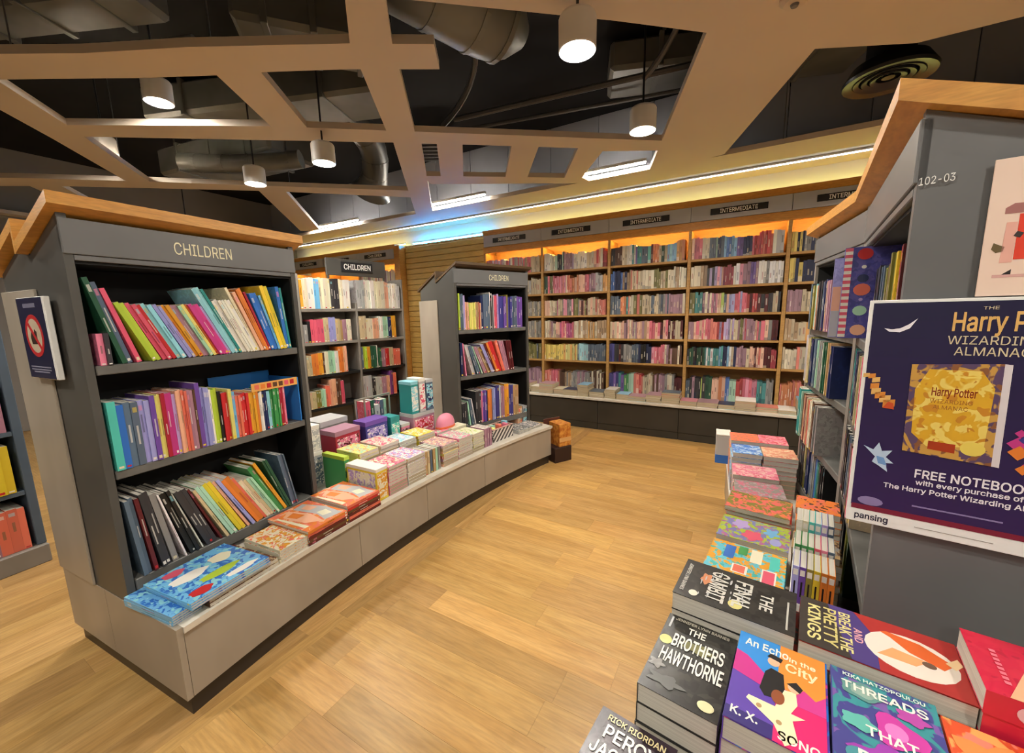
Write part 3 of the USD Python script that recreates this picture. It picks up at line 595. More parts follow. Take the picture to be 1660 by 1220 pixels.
poster_text(a, 'The Harry Potter Wizarding Almanac', .010, .004, 1.064, .24, W_, True); flatart(a, Polygon([(.052, 1.032), (.177, 1.032), (.177, 1.035), (.052, 1.035)]), -.019, .0003, lin('8d80b0'))
flatart(a, Polygon([(-.043, 1.004), (.287, 1.004), (.287, 1.015), (-.043, 1.015)]), -.0188, .0002, lin('7c1a36'))
poster_text(a, 'pansing', .013, -.037, .983, .056, lin('2a2a40'), True, -.0183); flatart(a, Polygon([(.06, .987), (.17, .987), (.17, .9885), (.06, .9885)]), -.0184, .0003, lin('a8a29c'))
moon = Polygon([(-.024, 1.402), (-.016, 1.395), (0, 1.394), (.014, 1.402), (.024, 1.422), (.012, 1.410), (0, 1.402), (-.012, 1.400)]); flatart(a, moon, -.019, .0004, W_)
for i, (x, z) in enumerate([(-.043, 1.303), (-.034, 1.302), (-.027, 1.294), (-.028, 1.281), (-.025, 1.27), (-.018, 1.262), (-.010, 1.255), (-.003, 1.246)]):
    r = .005 + .0006 * i; flatart(a, Polygon([(x - r, z - r), (x + r, z - r * .6), (x + r, z + r), (x - r, z + r * .7)]), -.019, .0004, ORG if i % 2 else GOLD)
flatart(a, Polygon([(-.012, 1.236), (.006, 1.234), (.004, 1.247), (-.004, 1.25)]), -.0191, .0004, lin('c8502a'))
star = Polygon([(-.034, 1.150), (-.018, 1.143), (-.010, 1.160), (-.004, 1.142), (.012, 1.146), (.003, 1.130), (.016, 1.118), (.004, 1.117), (.008, 1.098), (-.008, 1.110), (-.018, 1.116), (-.014, 1.128)]); flatart(a, star, -.019, .0004, lin('b9cfe6'))
flatart(a, Polygon([(-.012, 1.13), (.0, 1.128), (.006, 1.112), (-.008, 1.114)]), -.0191, .0004, lin('6f9bd0'))
flatart(a, Polygon([(-.025 + .019 * math.cos(x) * 1.1 + .012, 1.026 + .010 * math.sin(x)) for x in np.linspace(0, 2 * math.pi, 14)]), -.019, .0004, lin('8d7fae'))
part(t, 'print', a, PLAIN, cols=True)
m = MB(); bk = Polygon([(.026, 1.150), (.150, 1.141), (.146, 1.337), (.024, 1.330)]); flatart(m, Polygon([(.150, 1.141), (.160, 1.140), (.156, 1.336), (.146, 1.337)]), -.0192, .0006, lin('d9d2d6'))
m2 = MB(); v0 = len(m2.v); flatart(m2, bk, -.0192, .0008, lin('5a4666')); m2.c2 = [np.tile(lin('c79a4a'), (len(x), 1)) for x in m2.v]; m2.c3 = [np.tile(lin('8a5a3a'), (len(x), 1)) for x in m2.v]
part(t, 'printed_book_border', m2, PRINT, cols=True); part(t, 'printed_book_pages', m, PLAIN, cols=True)
m = MB(); flatart(m, Polygon([(.036, 1.19), (.06, 1.165), (.137, 1.175), (.139, 1.29), (.12, 1.322), (.05, 1.322), (.033, 1.28)]), -.0196, .0006, lin('d9a92c')); m.c2 = [np.tile(lin('e8cf6a'), (len(x), 1)) for x in m.v]; m.c3 = [np.tile(lin('c98a2a'), (len(x), 1)) for x in m.v]
part(t, 'printed_book_cover', m, PRINT, cols=True)
a = MB(); poster_text(a, 'Harry Potter', .016, .056, 1.270, .062, lin('8a3a1a'), True, -.0199); poster_text(a, 'WIZARDING', .008, .056, 1.255, .058, lin('a06a2a'), False, -.0199); poster_text(a, 'ALMANAC', .008, .061, 1.243, .048, lin('a06a2a'), False, -.0199)
flatart(a, Polygon([(.062, 1.160), (.100, 1.157), (.100, 1.175), (.062, 1.177)]), -.0198, .0005, lin('a83a18'))
flatart(a, Polygon([(.123 + .017 * math.cos(x), 1.170 + .014 * math.sin(x)) for x in np.linspace(0, 2 * math.pi, 16)]), -.0198, .0005, lin('e6d060'))
for i in range(16):
    x, z = .19 + R.uniform(-.02, .07), 1.15 + R.uniform(-.02, .12); r = R.uniform(.006, .016)
    flatart(a, Polygon([(x - r, z), (x, z - r), (x + r, z), (x, z + r)]), -.0190 - i * .00002, .0005, COL[R.choice(['magenta', 'orange', 'violet', 'pink', 'amber', 'indigo'])])
part(t, 'print', a, PLAIN, cols=True)

t = thing('poster', 'pale pink illustrated poster with a red post box, above the navy poster', 'poster', EP)
part(t, 'sheet', MB().cbox((.097, -.0105, 1.461), (.40, -.0085, 1.70), .0005), mat('poster_pink', lin('ecd2c0'), .5))
a = MB(); RD, PK = lin('e0442e'), lin('e8b0a0')
flatart(a, Polygon([(.118, 1.605), (.21, 1.605), (.21, 1.62), (.128, 1.622), (.118, 1.615)]), -.0106, .0004, lin('a8706a'))
flatart(a, Polygon([(.138, 1.624), (.21, 1.624), (.21, 1.645), (.138, 1.645)]), -.0106, .0004, RD); flatart(a, Polygon([(.136, 1.525), (.21, 1.525), (.21, 1.603), (.136, 1.603)]), -.0106, .0004, RD)
flatart(a, Polygon([(.120, 1.52), (.135, 1.52), (.135, 1.59), (.122, 1.59)]), -.0106, .0004, PK)
flatart(a, Polygon([(.108, 1.545), (.114, 1.538), (.122, 1.540), (.124, 1.548), (.116, 1.552), (.110, 1.556)]), -.0106, .0004, lin('6a5a3a'))
flatart(a, Polygon([(.132, 1.566), (.140, 1.562), (.144, 1.570), (.136, 1.574)]), -.0111, .0004, lin('3a3230'))
flatart(a, Polygon([(.114, 1.494), (.21, 1.494), (.21, 1.499), (.114, 1.499)]), -.0106, .0004, lin('d8a8a0')); flatart(a, Polygon([(.125, 1.499), (.136, 1.499), (.136, 1.508)]), -.0106, .0004, lin('2c2624'))
part(t, 'print', a, PLAIN, cols=True)

# ------------------------------------------------------------------ books on the nearest grey bookcase (left)
row(CASE_A, .046, 1.293, 'pink 1 20 115;charcoal 1 14 118;forest 1 15 322 13;slate 1 13 305 13;rose 1 14 285 15;lime 2 14 240 22;rose 2 14 238 23;red 1 13 238 24;aqua 2 13 238 24;lavender 2 12 236 25;amber 2 13 238 25;mauve 2 11 236 25;mint 1 12 238 25;lemon 1 12 240 25;orange 1 13 240 25;magenta 3 12 240 25;lilac 1 12 236 25;aqua 2 14 318 25;teal 1 11 318 25;white 6 11 262 24;cream 1 12 318 22;peach 1 13 300 21;orange 2 12 310 20;crimson 1 11 300 19;blue 2 16 290 17;skyblue 1 11 280 16;yellow 2 16 322 14;blue 1 18 318 5;teal 1 12 310 5',
    'top shelf, nearest grey bookcase', 'books on the top shelf of the nearest bookcase', end=.826)
row(CASE_A, .036, .895, 'turquoise 1 24 262;blue 1 18 245;slate 2 20 248;lavender 2 17 250;violet 1 16 262;lemon 2 10 262;crimson 1 12 262;magenta 2 11 262;lilac 1 12 258;peach 2 10 265;coral 2 9 262;mauve 2 10 262;brown 1 9 262;violet 1 17 287;lavender 3 12 262;white 1 8 250;lime 2 12 248;black 1 14 235;red 2 14 225;lemon 1 14 240;skyblue 1 14 225;coral 2 11 202;red 3 11 205;amber 3 11 202;orange 1 11 205;white 2 9 198;navy 2 11 200;aqua 2 10 195;green 4 11 203;crimson 2 11 205;pink 1 11 205',
    'middle shelf, nearest grey bookcase', 'books on the middle shelf of the nearest bookcase', end=.800)
row(CASE_A, .036, .45, 'slate 2 14 325 4;maroon 1 12 320 5;charcoal 2 16 330 7;grey 1 22 320 8;white 1 7 310 12;black 3 12 312 14;white 1 6 300 16;charcoal 3 13 300 18;maroon 1 10 300 20;sand 1 13 290 22;mint 2 13 300 23;yellow 2 15 308 24;peach 1 12 300 25;lavender 1 15 312 26;orange 2 18 300 27;coral 1 12 285 27;cream 2 10 262 27;sand 1 12 255 27;mint 2 12 262 27;green 2 12 315 26;amber 1 14 325 25;forest 2 11 310 20;slate 4 9 300 10',
    'bottom shelf, nearest grey bookcase', 'books on the bottom shelf of the nearest bookcase', end=.826)
ct_ = thing('display_carton', 'blue cardboard display carton with an orange header, right end of middle shelf', 'display carton', CASE_A)
BL = lin('2a7ac8')
part(ct_, 'side_wall', MB().box((.804, -.004, .8962), (.8095, .235, 1.135), BL), PLAIN, cols=True)
part(ct_, 'back_wall', MB().box((.50, .236, .8962), (.8095, .2405, 1.165), BL), PLAIN, cols=True)
hd = MB().box((.56, -.004, 1.098), (.803, -.0008, 1.138), lin('e0a85a'))
for i in range(7): hd.box((.575 + i * .031, -.0046, 1.107), (.597 + i * .031, -.0041, 1.13), COL[['coral', 'orange', 'red', 'brown', 'brown', 'rose', 'red'][i]])
part(ct_, 'header_strip', hd, PLAIN, cols=True)

# ------------------------------------------------------------------ books on the farther grey bookcase (left island end)
row(CASE_B, .036, 1.315, 'lime 1 15 305;slate 2 15 300;lilac 2 12 290;peach 3 12 232;lime 1 12 228;lemon 4 13 228;tan 3 12 232;crimson 1 10 235;peach 1 11 230;navy 1 22 285;slate 3 22 300;white 1 7 318;black 1 12 290;white 1 8 312;charcoal 1 12 285;silver 1 8 300;rose 2 17 290;lilac 1 14 300;indigo 3 20 285;violet 2 18 285;olive 1 20 300;indigo 2 20 280;slate 3 22 290;violet 3 22 285',
    'top shelf, farther grey bookcase', 'books on the top shelf of the farther grey bookcase', end=.796)
row(CASE_B, .036, .917, 'navy 1 20 290;pink 1 12 288 5;silver 2 16 275 16;slate 2 16 272 20;mint 1 10 268 22;mauve 2 16 262 24;tan 1 18 255 25;brown 1 18 262 25;lavender 2 16 285 25;maroon 1 16 290 24;orange 1 24 295 23;red 2 22 300 22;coral 2 18 300 18;mauve 3 16 285 14;maroon 3 18 285 8',
    'middle shelf, farther grey bookcase', 'books on the middle shelf of the farther grey bookcase', end=.796)
row(CASE_B, .036, .472, 'charcoal 3 16 205;mint 1 12 215 6;slate 2 16 235 8;white 1 8 240 10;charcoal 3 18 290;pink 1 14 290;violet 2 20 290;navy 1 18 280;orange 2 22 292;lavender 2 20 300;indigo 2 20 318;silver 1 22 315;mauve 2 22 300;amber 2 28 318;indigo 2 24 300;tan 3 24 290',
    'bottom shelf, farther grey bookcase', 'books on the bottom shelf of the farther grey bookcase', end=.796)

# ------------------------------------------------------------------ white-book case under the CHILDREN sign, and the bookcase at the left edge
for x0, bay, rows in ((.0145, 'left bay', ['amber 1 26 290;cream 2 24 300;white 2 30 310;skyblue 2 26 300;ivory 5 24 315;charcoal 3 28 310;ivory 2 24 310;white 3 24 310', 'grey 1 40 190;black 1 30 220;rose 4 32 236;sand 2 26 250;lavender 3 28 255;sand 2 26 240;tan 1 24 220;mauve 2 26 230;ivory 2 24 235',
        'sand 2 24 210;orange 3 24 225;amber 2 22 230;brown 1 20 230;ivory 2 22 240;sage 0 0 0;mint 3 22 240;white 2 22 235;orange 2 24 280;peach 2 22 285', 'sand 3 22 180;olive 2 22 190;mint 2 22 195;coral 2 26 230;peach 3 26 290;brown 2 22 280;rose 2 20 260']),
    (.6245, 'right bay', ['silver 3 30 315;white 5 26 315;ivory 3 26 310;ivory 2 24 315;peach 2 26 300;white 5 26 290;silver 2 30 270', 'sand 3 28 262;ivory 3 28 235;peach 3 26 235;white 2 26 255;mint 3 26 250;navy 2 22 245;amber 2 26 260',
        'slate 1 24 250;lime 2 24 255;amber 2 22 250;forest 3 24 255;white 1 18 260;forest 2 24 230;mauve 2 26 210;red 2 28 215;sand 2 28 220;coral 3 30 200', 'silver 4 26 270;charcoal 2 22 230;silver 3 26 235;mauve 3 22 230;peach 2 22 240;purple 2 22 290;coral 2 24 260'])):
    for z, lv, it in zip((1.535, 1.19, .85, .50), ('top shelf', 'second shelf', 'third shelf', 'lowest shelf'), rows):
        it = ';'.join(q for q in it.split(';') if not q.startswith('sage'))
        row(F3, x0, z, it, f'{lv}, {bay}, CHILDREN sign bookcase', "books in the bookcase under the CHILDREN sign", end=x0 + .58, what='book', name='chapter_book')
for z, lv, it in ((.115, 'bottom', 'grey 2 40 250;white 2 50 250;slate 3 46 250;silver 3 40 240;mauve 1 40 250;coral 2 44 258;coral 1 34 255'), (.47, 'middle', 'white 2 36 290;yellow 2 46 290;cream 3 46 285;ivory 1 40 280;charcoal 1 40 280;sand 2 50 285;yellow 2 40 280;white 1 38 280'), (.832, 'upper', 'ivory 3 42 280;silver 2 50 280;mauve 2 40 290;white 3 46 290;sand 2 40 280;mauve 2 36 285')):
    row(F4, .672, z, it, f'{lv} shelf, bookcase at left edge', 'large books in the bookcase at the left edge', end=1.279, what='large book', depth=.22, name='large_book')

# ------------------------------------------------------------------ far wall: past the limit, one object
wall = MB(); B_ = {}
PAL = {0: ['pink lilac white rose silver sand'] * 2 + ['peach pink sand grey'] * 2 + ['yellow slate olive'] + ['charcoal slate grey mauve'],
    1: ['white white ivory mint charcoal mauve lilac white white forest sand ivory peach red', 'forest olive rose pink cream coral orange peach rose mauve silver amber', 'peach cream sand pink grey olive maroon peach sand coral', 'cream mauve peach magenta rose cream tan amber sand tan', 'yellow yellow yellow lemon amber slate aqua slate slate', 'coral rose brown tan grey mauve brown cream'],
    2: ['charcoal brown ivory cream white violet teal turquoise slate maroon orange sand forest aqua skyblue amber orange', 'blue navy blue tan coral sand cream ivory olive sand cream tan ivory', 'slate teal orange cream coral olive sand teal slate grey mauve cream', 'sand peach cream mauve peach tan rose peach maroon sand', 'indigo maroon charcoal grey slate black navy pink rose mauve cream brown', 'indigo violet teal green mint coral red sand brown charcoal mauve grey cream maroon'],
    3: ['peach pink rose cream mint slate navy blue skyblue coral violet lilac navy rose red red coral ivory silver', 'cream tan mauve charcoal lilac pink peach crimson pink white mauve violet white grey white white', 'olive teal cream mauve pink peach lime slate lavender rose red maroon amber charcoal sand', 'mauve peach rose pink coral red lilac sand olive mauve rose peach grey maroon', 'charcoal forest black white teal skyblue navy white sand mauve peach coral maroon crimson', 'slate mauve charcoal forest lime peach orange blue mint red rose pink slate teal grey'],
    4: ['yellow navy grey lemon olive amber peach coral'] * 2 + ['mauve sand rose peach indigo slate', 'tan sand amber mauve coral', 'cream coral brown sand', 'orange coral brown tan cream'], 5: ['sand red teal mauve slate cream coral'] * 6}
WR = random.Random(11)
def wall_book(mb, s, t, h, z, y, c, b1, F):
    q = MB(); q.box((s, y, z), (s + t, y + .15, z + h), c)
    if b1:
        z0 = z + h * WR.uniform(.15, .5); b1 = tuple(.5 * x + .5 * w for x, w in zip(c, b1)); q.box((s + t * .3, y - .0008, z0), (s + t * .7, y, z0 + h * WR.uniform(.12, .4)), b1)
    if WR.random() < .3: b2 = COL[WR.choice(['white', 'black', 'cream', 'navy'])]; q.box((s, y - .0006, z), (s + t, y, z + h * WR.uniform(.08, .3)), tuple(.55 * x + .45 * w for x, w in zip(c, b2)))
    mb.add(np.vstack(q.v) @ F[:3, :3] + F[3, :3], np.vstack(q.f), (0, 0, 0)); mb.c[-1] = np.vstack(q.c); mb.c2[-1] = mb.c[-1]; mb.c3[-1] = mb.c[-1]
def wvary(c, a=.22): u = 1 + WR.uniform(-a, a); g = sum(c) / 3; return tuple(min(.8, (.72 * x + .28 * g) * u) for x in c)
for bay, (a0, a1) in enumerate(zip(UPS, UPS[1:])):
    for rw, z in enumerate((2.0, 1.70, 1.40, 1.10, .80, .402)):
        names = PAL[bay][rw].split(); s = a0 + .022; n = len(names); lim = a1 - .022; h0 = WR.uniform(.2, .22); run = 0; idx = 0; W_tot = lim - s
        while s < lim - .016:
            if run <= 0: run = WR.randint(1, 4); h0 = WR.uniform(.19, .235); t0 = WR.uniform(.016, .034)
            idx = min(n - 1, int((s - a0) / W_tot * n)); c = COL[WR.choice([names[idx]] * 3 + [names[max(0, idx - 1)], names[min(n - 1, idx + 1)]])]
            t = t0 * WR.uniform(.9, 1.1)
            if s + t > lim: break
            lum = sum(c) / 3
            wall_book(wall, s, t - .0008, h0 * WR.uniform(.97, 1.03) + (.03 if rw == 5 else 0), z + .0005, WR.uniform(.408, .428), wvary(c), WR.choice([None, COL['white'] if lum < .35 else COL['navy'], COL['cream'] if lum < .3 else COL['crimson'], COL['black']]), WF)
            s += t; run -= 1
# low piles of paperbacks lying along the wall counter, page edges out
s = -1.45
while s < 4.0:
    wd_ = WR.uniform(.13, .2); n = WR.randint(2, 5); z = .4005; dd = WR.uniform(.18, .24); y0 = WR.uniform(-.02, .03); th = WR.uniform(.016, .03)
    for i in range(n):
        j = WR.uniform(-.006, .006); c = COL[WR.choice(['sand', 'cream', 'ivory', 'tan', 'peach', 'mauve', 'aqua', 'slate', 'coral'])]
        q = MB().box((s + j, y0 + .002, z + .0015), (s + wd_ + j, y0 + dd, z + th - .0015), lin('b9ab8e')); top = wvary(COL[WR.choice(['skyblue', 'mauve', 'white', 'coral', 'pink', 'slate', 'cream', 'navy'])] if i == n - 1 else c)
        q.box((s + j, y0, z), (s + wd_ + j, y0 + dd, z + .0015), c); q.box((s + j, y0, z + th - .0015), (s + wd_ + j, y0 + dd, z + th), top)
        wall.add(np.vstack(q.v) @ WF[:3, :3] + WF[3, :3], np.vstack(q.f)); wall.c[-1] = np.vstack(q.c); wall.c2[-1] = wall.c[-1]; wall.c3[-1] = wall.c[-1]; z += th + .0004
    s += wd_ + WR.uniform(.001, .012)
for a0, a1 in zip([-4.28], [-3.35]):
    for z in (2.0, 1.7):
        s = a0 + .022
        while s < a1 - .06: t = WR.uniform(.02, .035); wall_book(wall, s, t - .001, WR.uniform(.2, .235), z + .0005, .415, wvary(COL[WR.choice(['white', 'ivory', 'cream', 'peach', 'mauve'])]), None, WF); s += t

# ------------------------------------------------------------------ things lying along the left island base
ZC = .3705
def on_left(s, d): p = lb(s, d); return p[0], p[1]
def up_left(s): return lb_az(s) - 90
def lstack(s, d, n, t, dd, h, cname, c2, c3, desc, where, group, z=ZC, turn=0, name='picture_book', **kw):
    """A pile on the left base. dd runs along the front, h back into the island; (s, d) is the near front corner."""
    x, y = on_left(s, d); return stack(x, y, z, up_left(s + dd / 2) + turn, n, t, dd, h, COL[cname], COL[c2], COL[c3], desc, where, group, name=name, **kw)
zA = lstack(.010, .03, 4, .0085, .098, .298, 'skyblue', 'blue', 'aqua', 'narrow sky blue book', 'the low pile at near corner', 'blue activity books at the near corner', pm=PRINT_BIG, spin=.5, jitter=.002)
zB = lstack(.118, .004, 2, .0165, .285, .295, 'brown', 'sand', 'maroon', 'brown-edged picture book', 'the brown books under the blue pile', 'brown books under the blue pile', spin=.4, jitter=.001)
def logo(P):
    a = MB(); q = [(.1, .5, .55, .72, 'white'), (.3, .25, .8, .42, 'lime'), (.15, .78, .4, .95, 'rose'), (.62, .55, .9, .8, 'ivory'), (.08, .06, .34, .24, 'red'), (.5, .06, .92, .18, 'white')]
    for u0, v0, u1, v1, c in q:
        pts = [(.30 * (u0 + u1) / 2 + .30 * (u1 - u0) / 2 * math.cos(x) * (1 + .12 * math.cos(5 * x)), .30 * (v0 + v1) / 2 + .30 * (v1 - v0) / 2 * math.sin(x) * (1 + .1 * math.sin(3 * x))) for x in np.linspace(0, 2 * math.pi, 22)[:-1]]
        a.prism(Polygon(pts).buffer(0), .0086, .0089, COL[c], M_YZ)
    part(P, 'print', a, PLAIN, cols=True)
lstack(.055, -.006, 3, .0085, .305, .298, 'skyblue', 'blue', 'aqua', 'wide sky blue book', 'the upper pile at near corner', 'wide blue activity books', z=max(zA, zB) + .001, pm=PRINT_BIG, extra=logo, jitter=.003, spin=.6)
lstack(.412, .0, 4, .014, .14, .255, 'ivory', 'amber', 'coral', 'cream picture book', 'the cream pile beside the blue books', 'cream picture books', pm=PRINT, jitter=.003)
def spine_out(s, d, n, t, dd, ln, cname, c2, c3, *a, **kw):
    """A pile whose spines face the aisle: dd back into the island, ln along the front."""
    x, y = on_left(s + ln, d); return stack(x, y, ZC, lb_az(s + ln / 2) + 180, n, t, dd, ln, COL[cname], COL[c2], COL[c3], *a, **kw)
def painting(P): pieces(P, .0142, .30, .225, [([(.05, .1), (.5, .05), (.95, .2), (.9, .5), (.4, .4), (.1, .5)], 'silver'), ([(.1, .55), (.5, .45), (.92, .6), (.8, .85), (.3, .8)], 'peach'), ([(.2, .2), (.4, .15), (.45, .35), (.25, .4)], 'ivory'), ([(.55, .55), (.8, .6), (.75, .8), (.55, .75)], 'orange'), ([(.6, .15), (.85, .2), (.8, .4), (.62, .35)], 'peach'), ([(.15, .85), (.5, .88), (.85, .92), (.84, .97), (.15, .95)], 'ivory')])
def pieces(P, t, d, h, items, name='print'):
    a = MB()
    for i, (pts, c) in enumerate(items):
        pts = [(u * d, v * h) for u, v in pts]; a.prism(Polygon(pts).buffer(0), t + .00008 * (i + 1), t + .0003 + .00008 * i, c if isinstance(c, tuple) else COL[c], M_YZ)
    part(P, name, a, PLAIN, cols=True)
spine_out(.555, -.006, 5, .0145, .302, .232, 'orange', 'coral', 'peach', 'large orange picture book', 'the nearer orange pile', 'nearer pile of orange picture books', jitter=.003, pm=PRINT_BIG, extra=painting, colours=['maroon', 'brown', 'maroon', 'coral', 'orange'])
spine_out(.795, -.004, 6, .0145, .30, .22, 'coral', 'orange', 'peach', 'large coral picture book', 'the second orange pile', 'second pile of orange picture books', jitter=.003, pm=PRINT_BIG, extra=painting, colours=['maroon', 'coral', 'maroon', 'brown', 'red', 'coral'])
G1 = 'piles along the front of the toy display'
def boxthing(name, label, cat, s, d, z, ws, wd, wh, c, c2, c3, lid=None, wrap=False, group=None, turn=0, pm=None, end=None):
    """A carton on the left base: ws along the front, wd back, wh up, with a printed face panel and lid."""
    p = lb(s, d); F = frame((p[0], p[1], 0), lb_az(s) + turn); F[3, 2] = z; t = thing(name, label, cat, F, group)
    part(t, 'body', MB().cbox((0, 0, 0), (ws, wd, wh * .9), .002, COL[c]), PLAIN, cols=True)
    a = MB(); a.box((ws * .06, -.0008, wh * .08), (ws * .94, -.0001, wh * .84), COL[c2], COL[c3], COL['white']); part(t, 'front_label', a, pm or PRINT, cols=True)
    if end: part(t, 'end_label', MB().box((-.0008, wd * .05, wh * .06), (-.0001, wd * .95, wh * .84), *[COL[q] for q in end]), PRINT, cols=True)
    a = MB(); a.cbox((-.0015, -.0015, wh * .9 + .0003), (ws + .0015, wd + .0015, wh), .001, COL[lid or c2]); part(t, 'lid', a, PLAIN, cols=True)
    if wrap: part(t, 'wrap', MB().cbox((-.003, -.003, 0), (ws + .003, wd + .003, wh + .0025), .004), CLEAR)
    return t
boxthing('activity_set', 'white and yellow boxed activity set at the near end of the toy display', 'boxed set', 1.03, .03, ZC, .085, .25, .20, 'yellow', 'amber', 'ivory', 'white', end=('ivory', 'lilac', 'white'))
boxthing('activity_set', 'green-edged boxed activity set behind the yellow one', 'boxed set', 1.03, .295, ZC, .035, .20, .235, 'green', 'lime', 'forest', 'lime')
lstack(1.125, .03, 9, .0195, .15, .21, 'pink', 'ivory', 'red', 'pastel activity book', 'first pile of toy display', G1, name='activity_book')
lstack(1.285, .03, 9, .0195, .16, .22, 'white', 'lilac', 'rose', 'white and lilac activity book', 'second pile of toy display', G1, name='activity_book')
for i, (c, w) in enumerate([('tan', .022), ('sand', .02), ('slate', .018), ('tan', .024), ('mint', .02), ('grey', .02)]):
    p = lb(1.455 + i * .026, .045); book(place(frame((p[0], p[1], 0), lb_az(1.455 + i * .026)), 0, 0, ZC), w, .15, .165, vary(COL[c]), None, None, f'{c} board book standing {ordn(i + 1)} in the upright row amid the pastel piles', 'upright board books of the toy display', bands_for(COL[c], w), name='board_book')
lstack(1.63, .04, 8, .019, .16, .22, 'lemon', 'peach', 'ivory', 'yellow-topped activity book', 'third pile of toy display', G1, name='activity_book', colours=['peach', 'tan', 'mauve', 'coral', 'lemon'])
lstack(1.80, .045, 8, .019, .16, .22, 'peach', 'mint', 'white', 'peach and mint activity book', 'fourth pile of toy display', G1, name='activity_book', colours=['mauve', 'white', 'pink', 'violet', 'peach'])
lstack(1.97, .05, 8, .018, .13, .2, 'lemon', 'ivory', 'lime', 'pale yellow activity book', 'fifth pile of toy display', G1, name='activity_book', colours=['sand', 'ivory', 'lemon'])
for i in range(3):
    p = lb(2.115 + i * .03, .055); book(place(frame((p[0], p[1], 0), lb_az(2.115 + i * .03)), 0, 0, ZC), .026, .16, .155, vary(COL['mauve']), None, None, f'mauve boxed book standing {ordn(i + 1)} beside the chequered basket', 'mauve boxed books', bands_for(COL['mauve'], .026), name='board_book')
G2 = 'piles in the second row of the toy display'
lstack(1.12, .26, 10, .0225, .15, .22, 'lemon', 'mint', 'coral', 'yellow-green activity book', 'the yellow-green pile in the second row', G2, name='activity_book', vis=2)
lstack(1.285, .27, 10, .022, .16, .22, 'cream', 'rose', 'white', 'cream activity book', 'the cream pile in the second row', G2, name='activity_book', vis=2)
lstack(1.455, .28, 9, .0215, .16, .2, 'white', 'aqua', 'lilac', 'white and aqua activity book', 'the aqua pile behind the front row', G2, name='activity_book', vis=2)
lstack(1.63, .28, 9, .021, .17, .2, 'yellow', 'ivory', 'amber', 'bright yellow activity book', 'the yellow pile behind the front row', G2, name='activity_book', vis=2)
lstack(1.815, .285, 8, .02, .15, .10, 'pink', 'mint', 'red', 'small pink activity book', 'the pink pile in the second row', G2, name='activity_book', vis=2)
boxthing('activity_set', 'grey-edged stack carton standing beside the nearest bookcase', 'carton', .965, .535, ZC, .10, .14, .235, 'silver', 'slate', 'silver', 'white')
boxthing('activity_set', 'white boxed toy on the grey carton beside the nearest bookcase', 'boxed toy', .985, .55, ZC + .2355, .085, .11, .17, 'white', 'silver', 'white', 'white')
a = boxthing
a('activity_set', 'crimson boxed game behind the yellow-green pile', 'boxed game', 1.14, .515, ZC, .20, .15, .33, 'crimson', 'pink', 'maroon', 'mauve')
a('activity_set', 'purple boxed toy with pale round windows in the toy display', 'boxed toy', 1.37, .515, ZC, .20, .13, .335, 'indigo', 'lilac', 'indigo', 'violet')
a('activity_set', 'small turquoise boxed toy right of the purple box', 'boxed toy', 1.58, .51, ZC, .085, .12, .32, 'teal', 'turquoise', 'white', 'teal')
a('activity_set', 'pink and brown low carton under the metal rack', 'carton', 1.672, .51, ZC, .085, .15, .24, 'pink', 'mauve', 'brown', 'silver')
a('activity_set', 'patterned pink carton under the tall teal box sets', 'carton', 1.765, .48, ZC, .23, .16, .30, 'mauve', 'pink', 'red', 'silver')
a('box_set', 'tall teal and white box set left of the farther bookcase, nearest of three', 'box set', 1.765, .49, ZC + .3005, .075, .14, .26, 'teal', 'aqua', 'white', 'aqua')
a('box_set', 'tall white box set between two teal ones, by the farther bookcase', 'box set', 1.845, .49, ZC + .3005, .065, .14, .275, 'silver', 'white', 'rose', 'white')
a('box_set', 'dark blue-green box set touching the farther bookcase end', 'box set', 1.915, .49, ZC + .3005, .075, .14, .255, 'slate', 'aqua', 'navy', 'silver')
a('activity_set', 'grey carton with a sand panel at the back of the toy display', 'carton', 1.16, .69, ZC, .22, .19, .37, 'grey', 'sand', 'coral', 'silver')
a('activity_set', 'silver carton with an ivory lid, back row beside the nearest bookcase', 'carton', .94, .72, ZC, .17, .17, .44, 'silver', 'lavender', 'navy', 'ivory', end=('lavender', 'silver', 'navy'))
# wire rack with a pink book
p = lb(1.44, .70); F = frame((p[0], p[1], 0), lb_az(1.5)); F[3, 2] = 0
boxthing('activity_set', 'long dark carton under the metal book rack', 'carton', 1.44, .69, ZC, .36, .17, .25, 'charcoal', 'mauve', 'slate', 'charcoal')
t = thing('book_rack', 'pale metal book rack frame at the back of the toy display', 'rack', F)
for x in (.01, .09, .33): part(t, 'post', MB().cbox((x, .02, .6215), (x + .012, .032, .82), .002), METAL)
part(t, 'top_rail', MB().cbox((.01, .018, .8205), (.342, .034, .834), .002), METAL)
for x in (.01, .33): part(t, 'foot', MB().cbox((x, .034, .6215), (x + .012, .14, .632), .002), METAL)
G3 = 'books standing in the metal rack'
for x, c, w, h in ((.115, 'rose', .045, .17), (.165, 'forest', .03, .175), (.20, 'silver', .05, .13), (.256, 'slate', .03, .16), (.29, 'mint', .025, .165)):
    book(place(F, x, .042, .6215), w, .10, h, COL[c], COL['pink'], None, f'{c} book standing in the metal rack behind the toys', G3, bands_for(COL[c], w))
p = lb(1.98, .36); t = thing('toy_dome', 'round pink and orange toy dome on the pastel piles', 'toy', frame((p[0], p[1], .5335), lb_az(2)))
boxthing('activity_set', 'ivory carton holding up the pink toy dome', 'carton', 1.97, .275, ZC, .17, .10, .162, 'ivory', 'lemon', 'mint', 'ivory')
u = [(.0, .135), (.03, .132), (.06, .118), (.085, .09), (.098, .05), (.10, .015), (.098, .0), (0, 0)]
v_ = trimesh.creation.revolve(np.array(u[::-1]), sections=28); v2 = np.array(v_.vertices) * [.95, .55, .85]
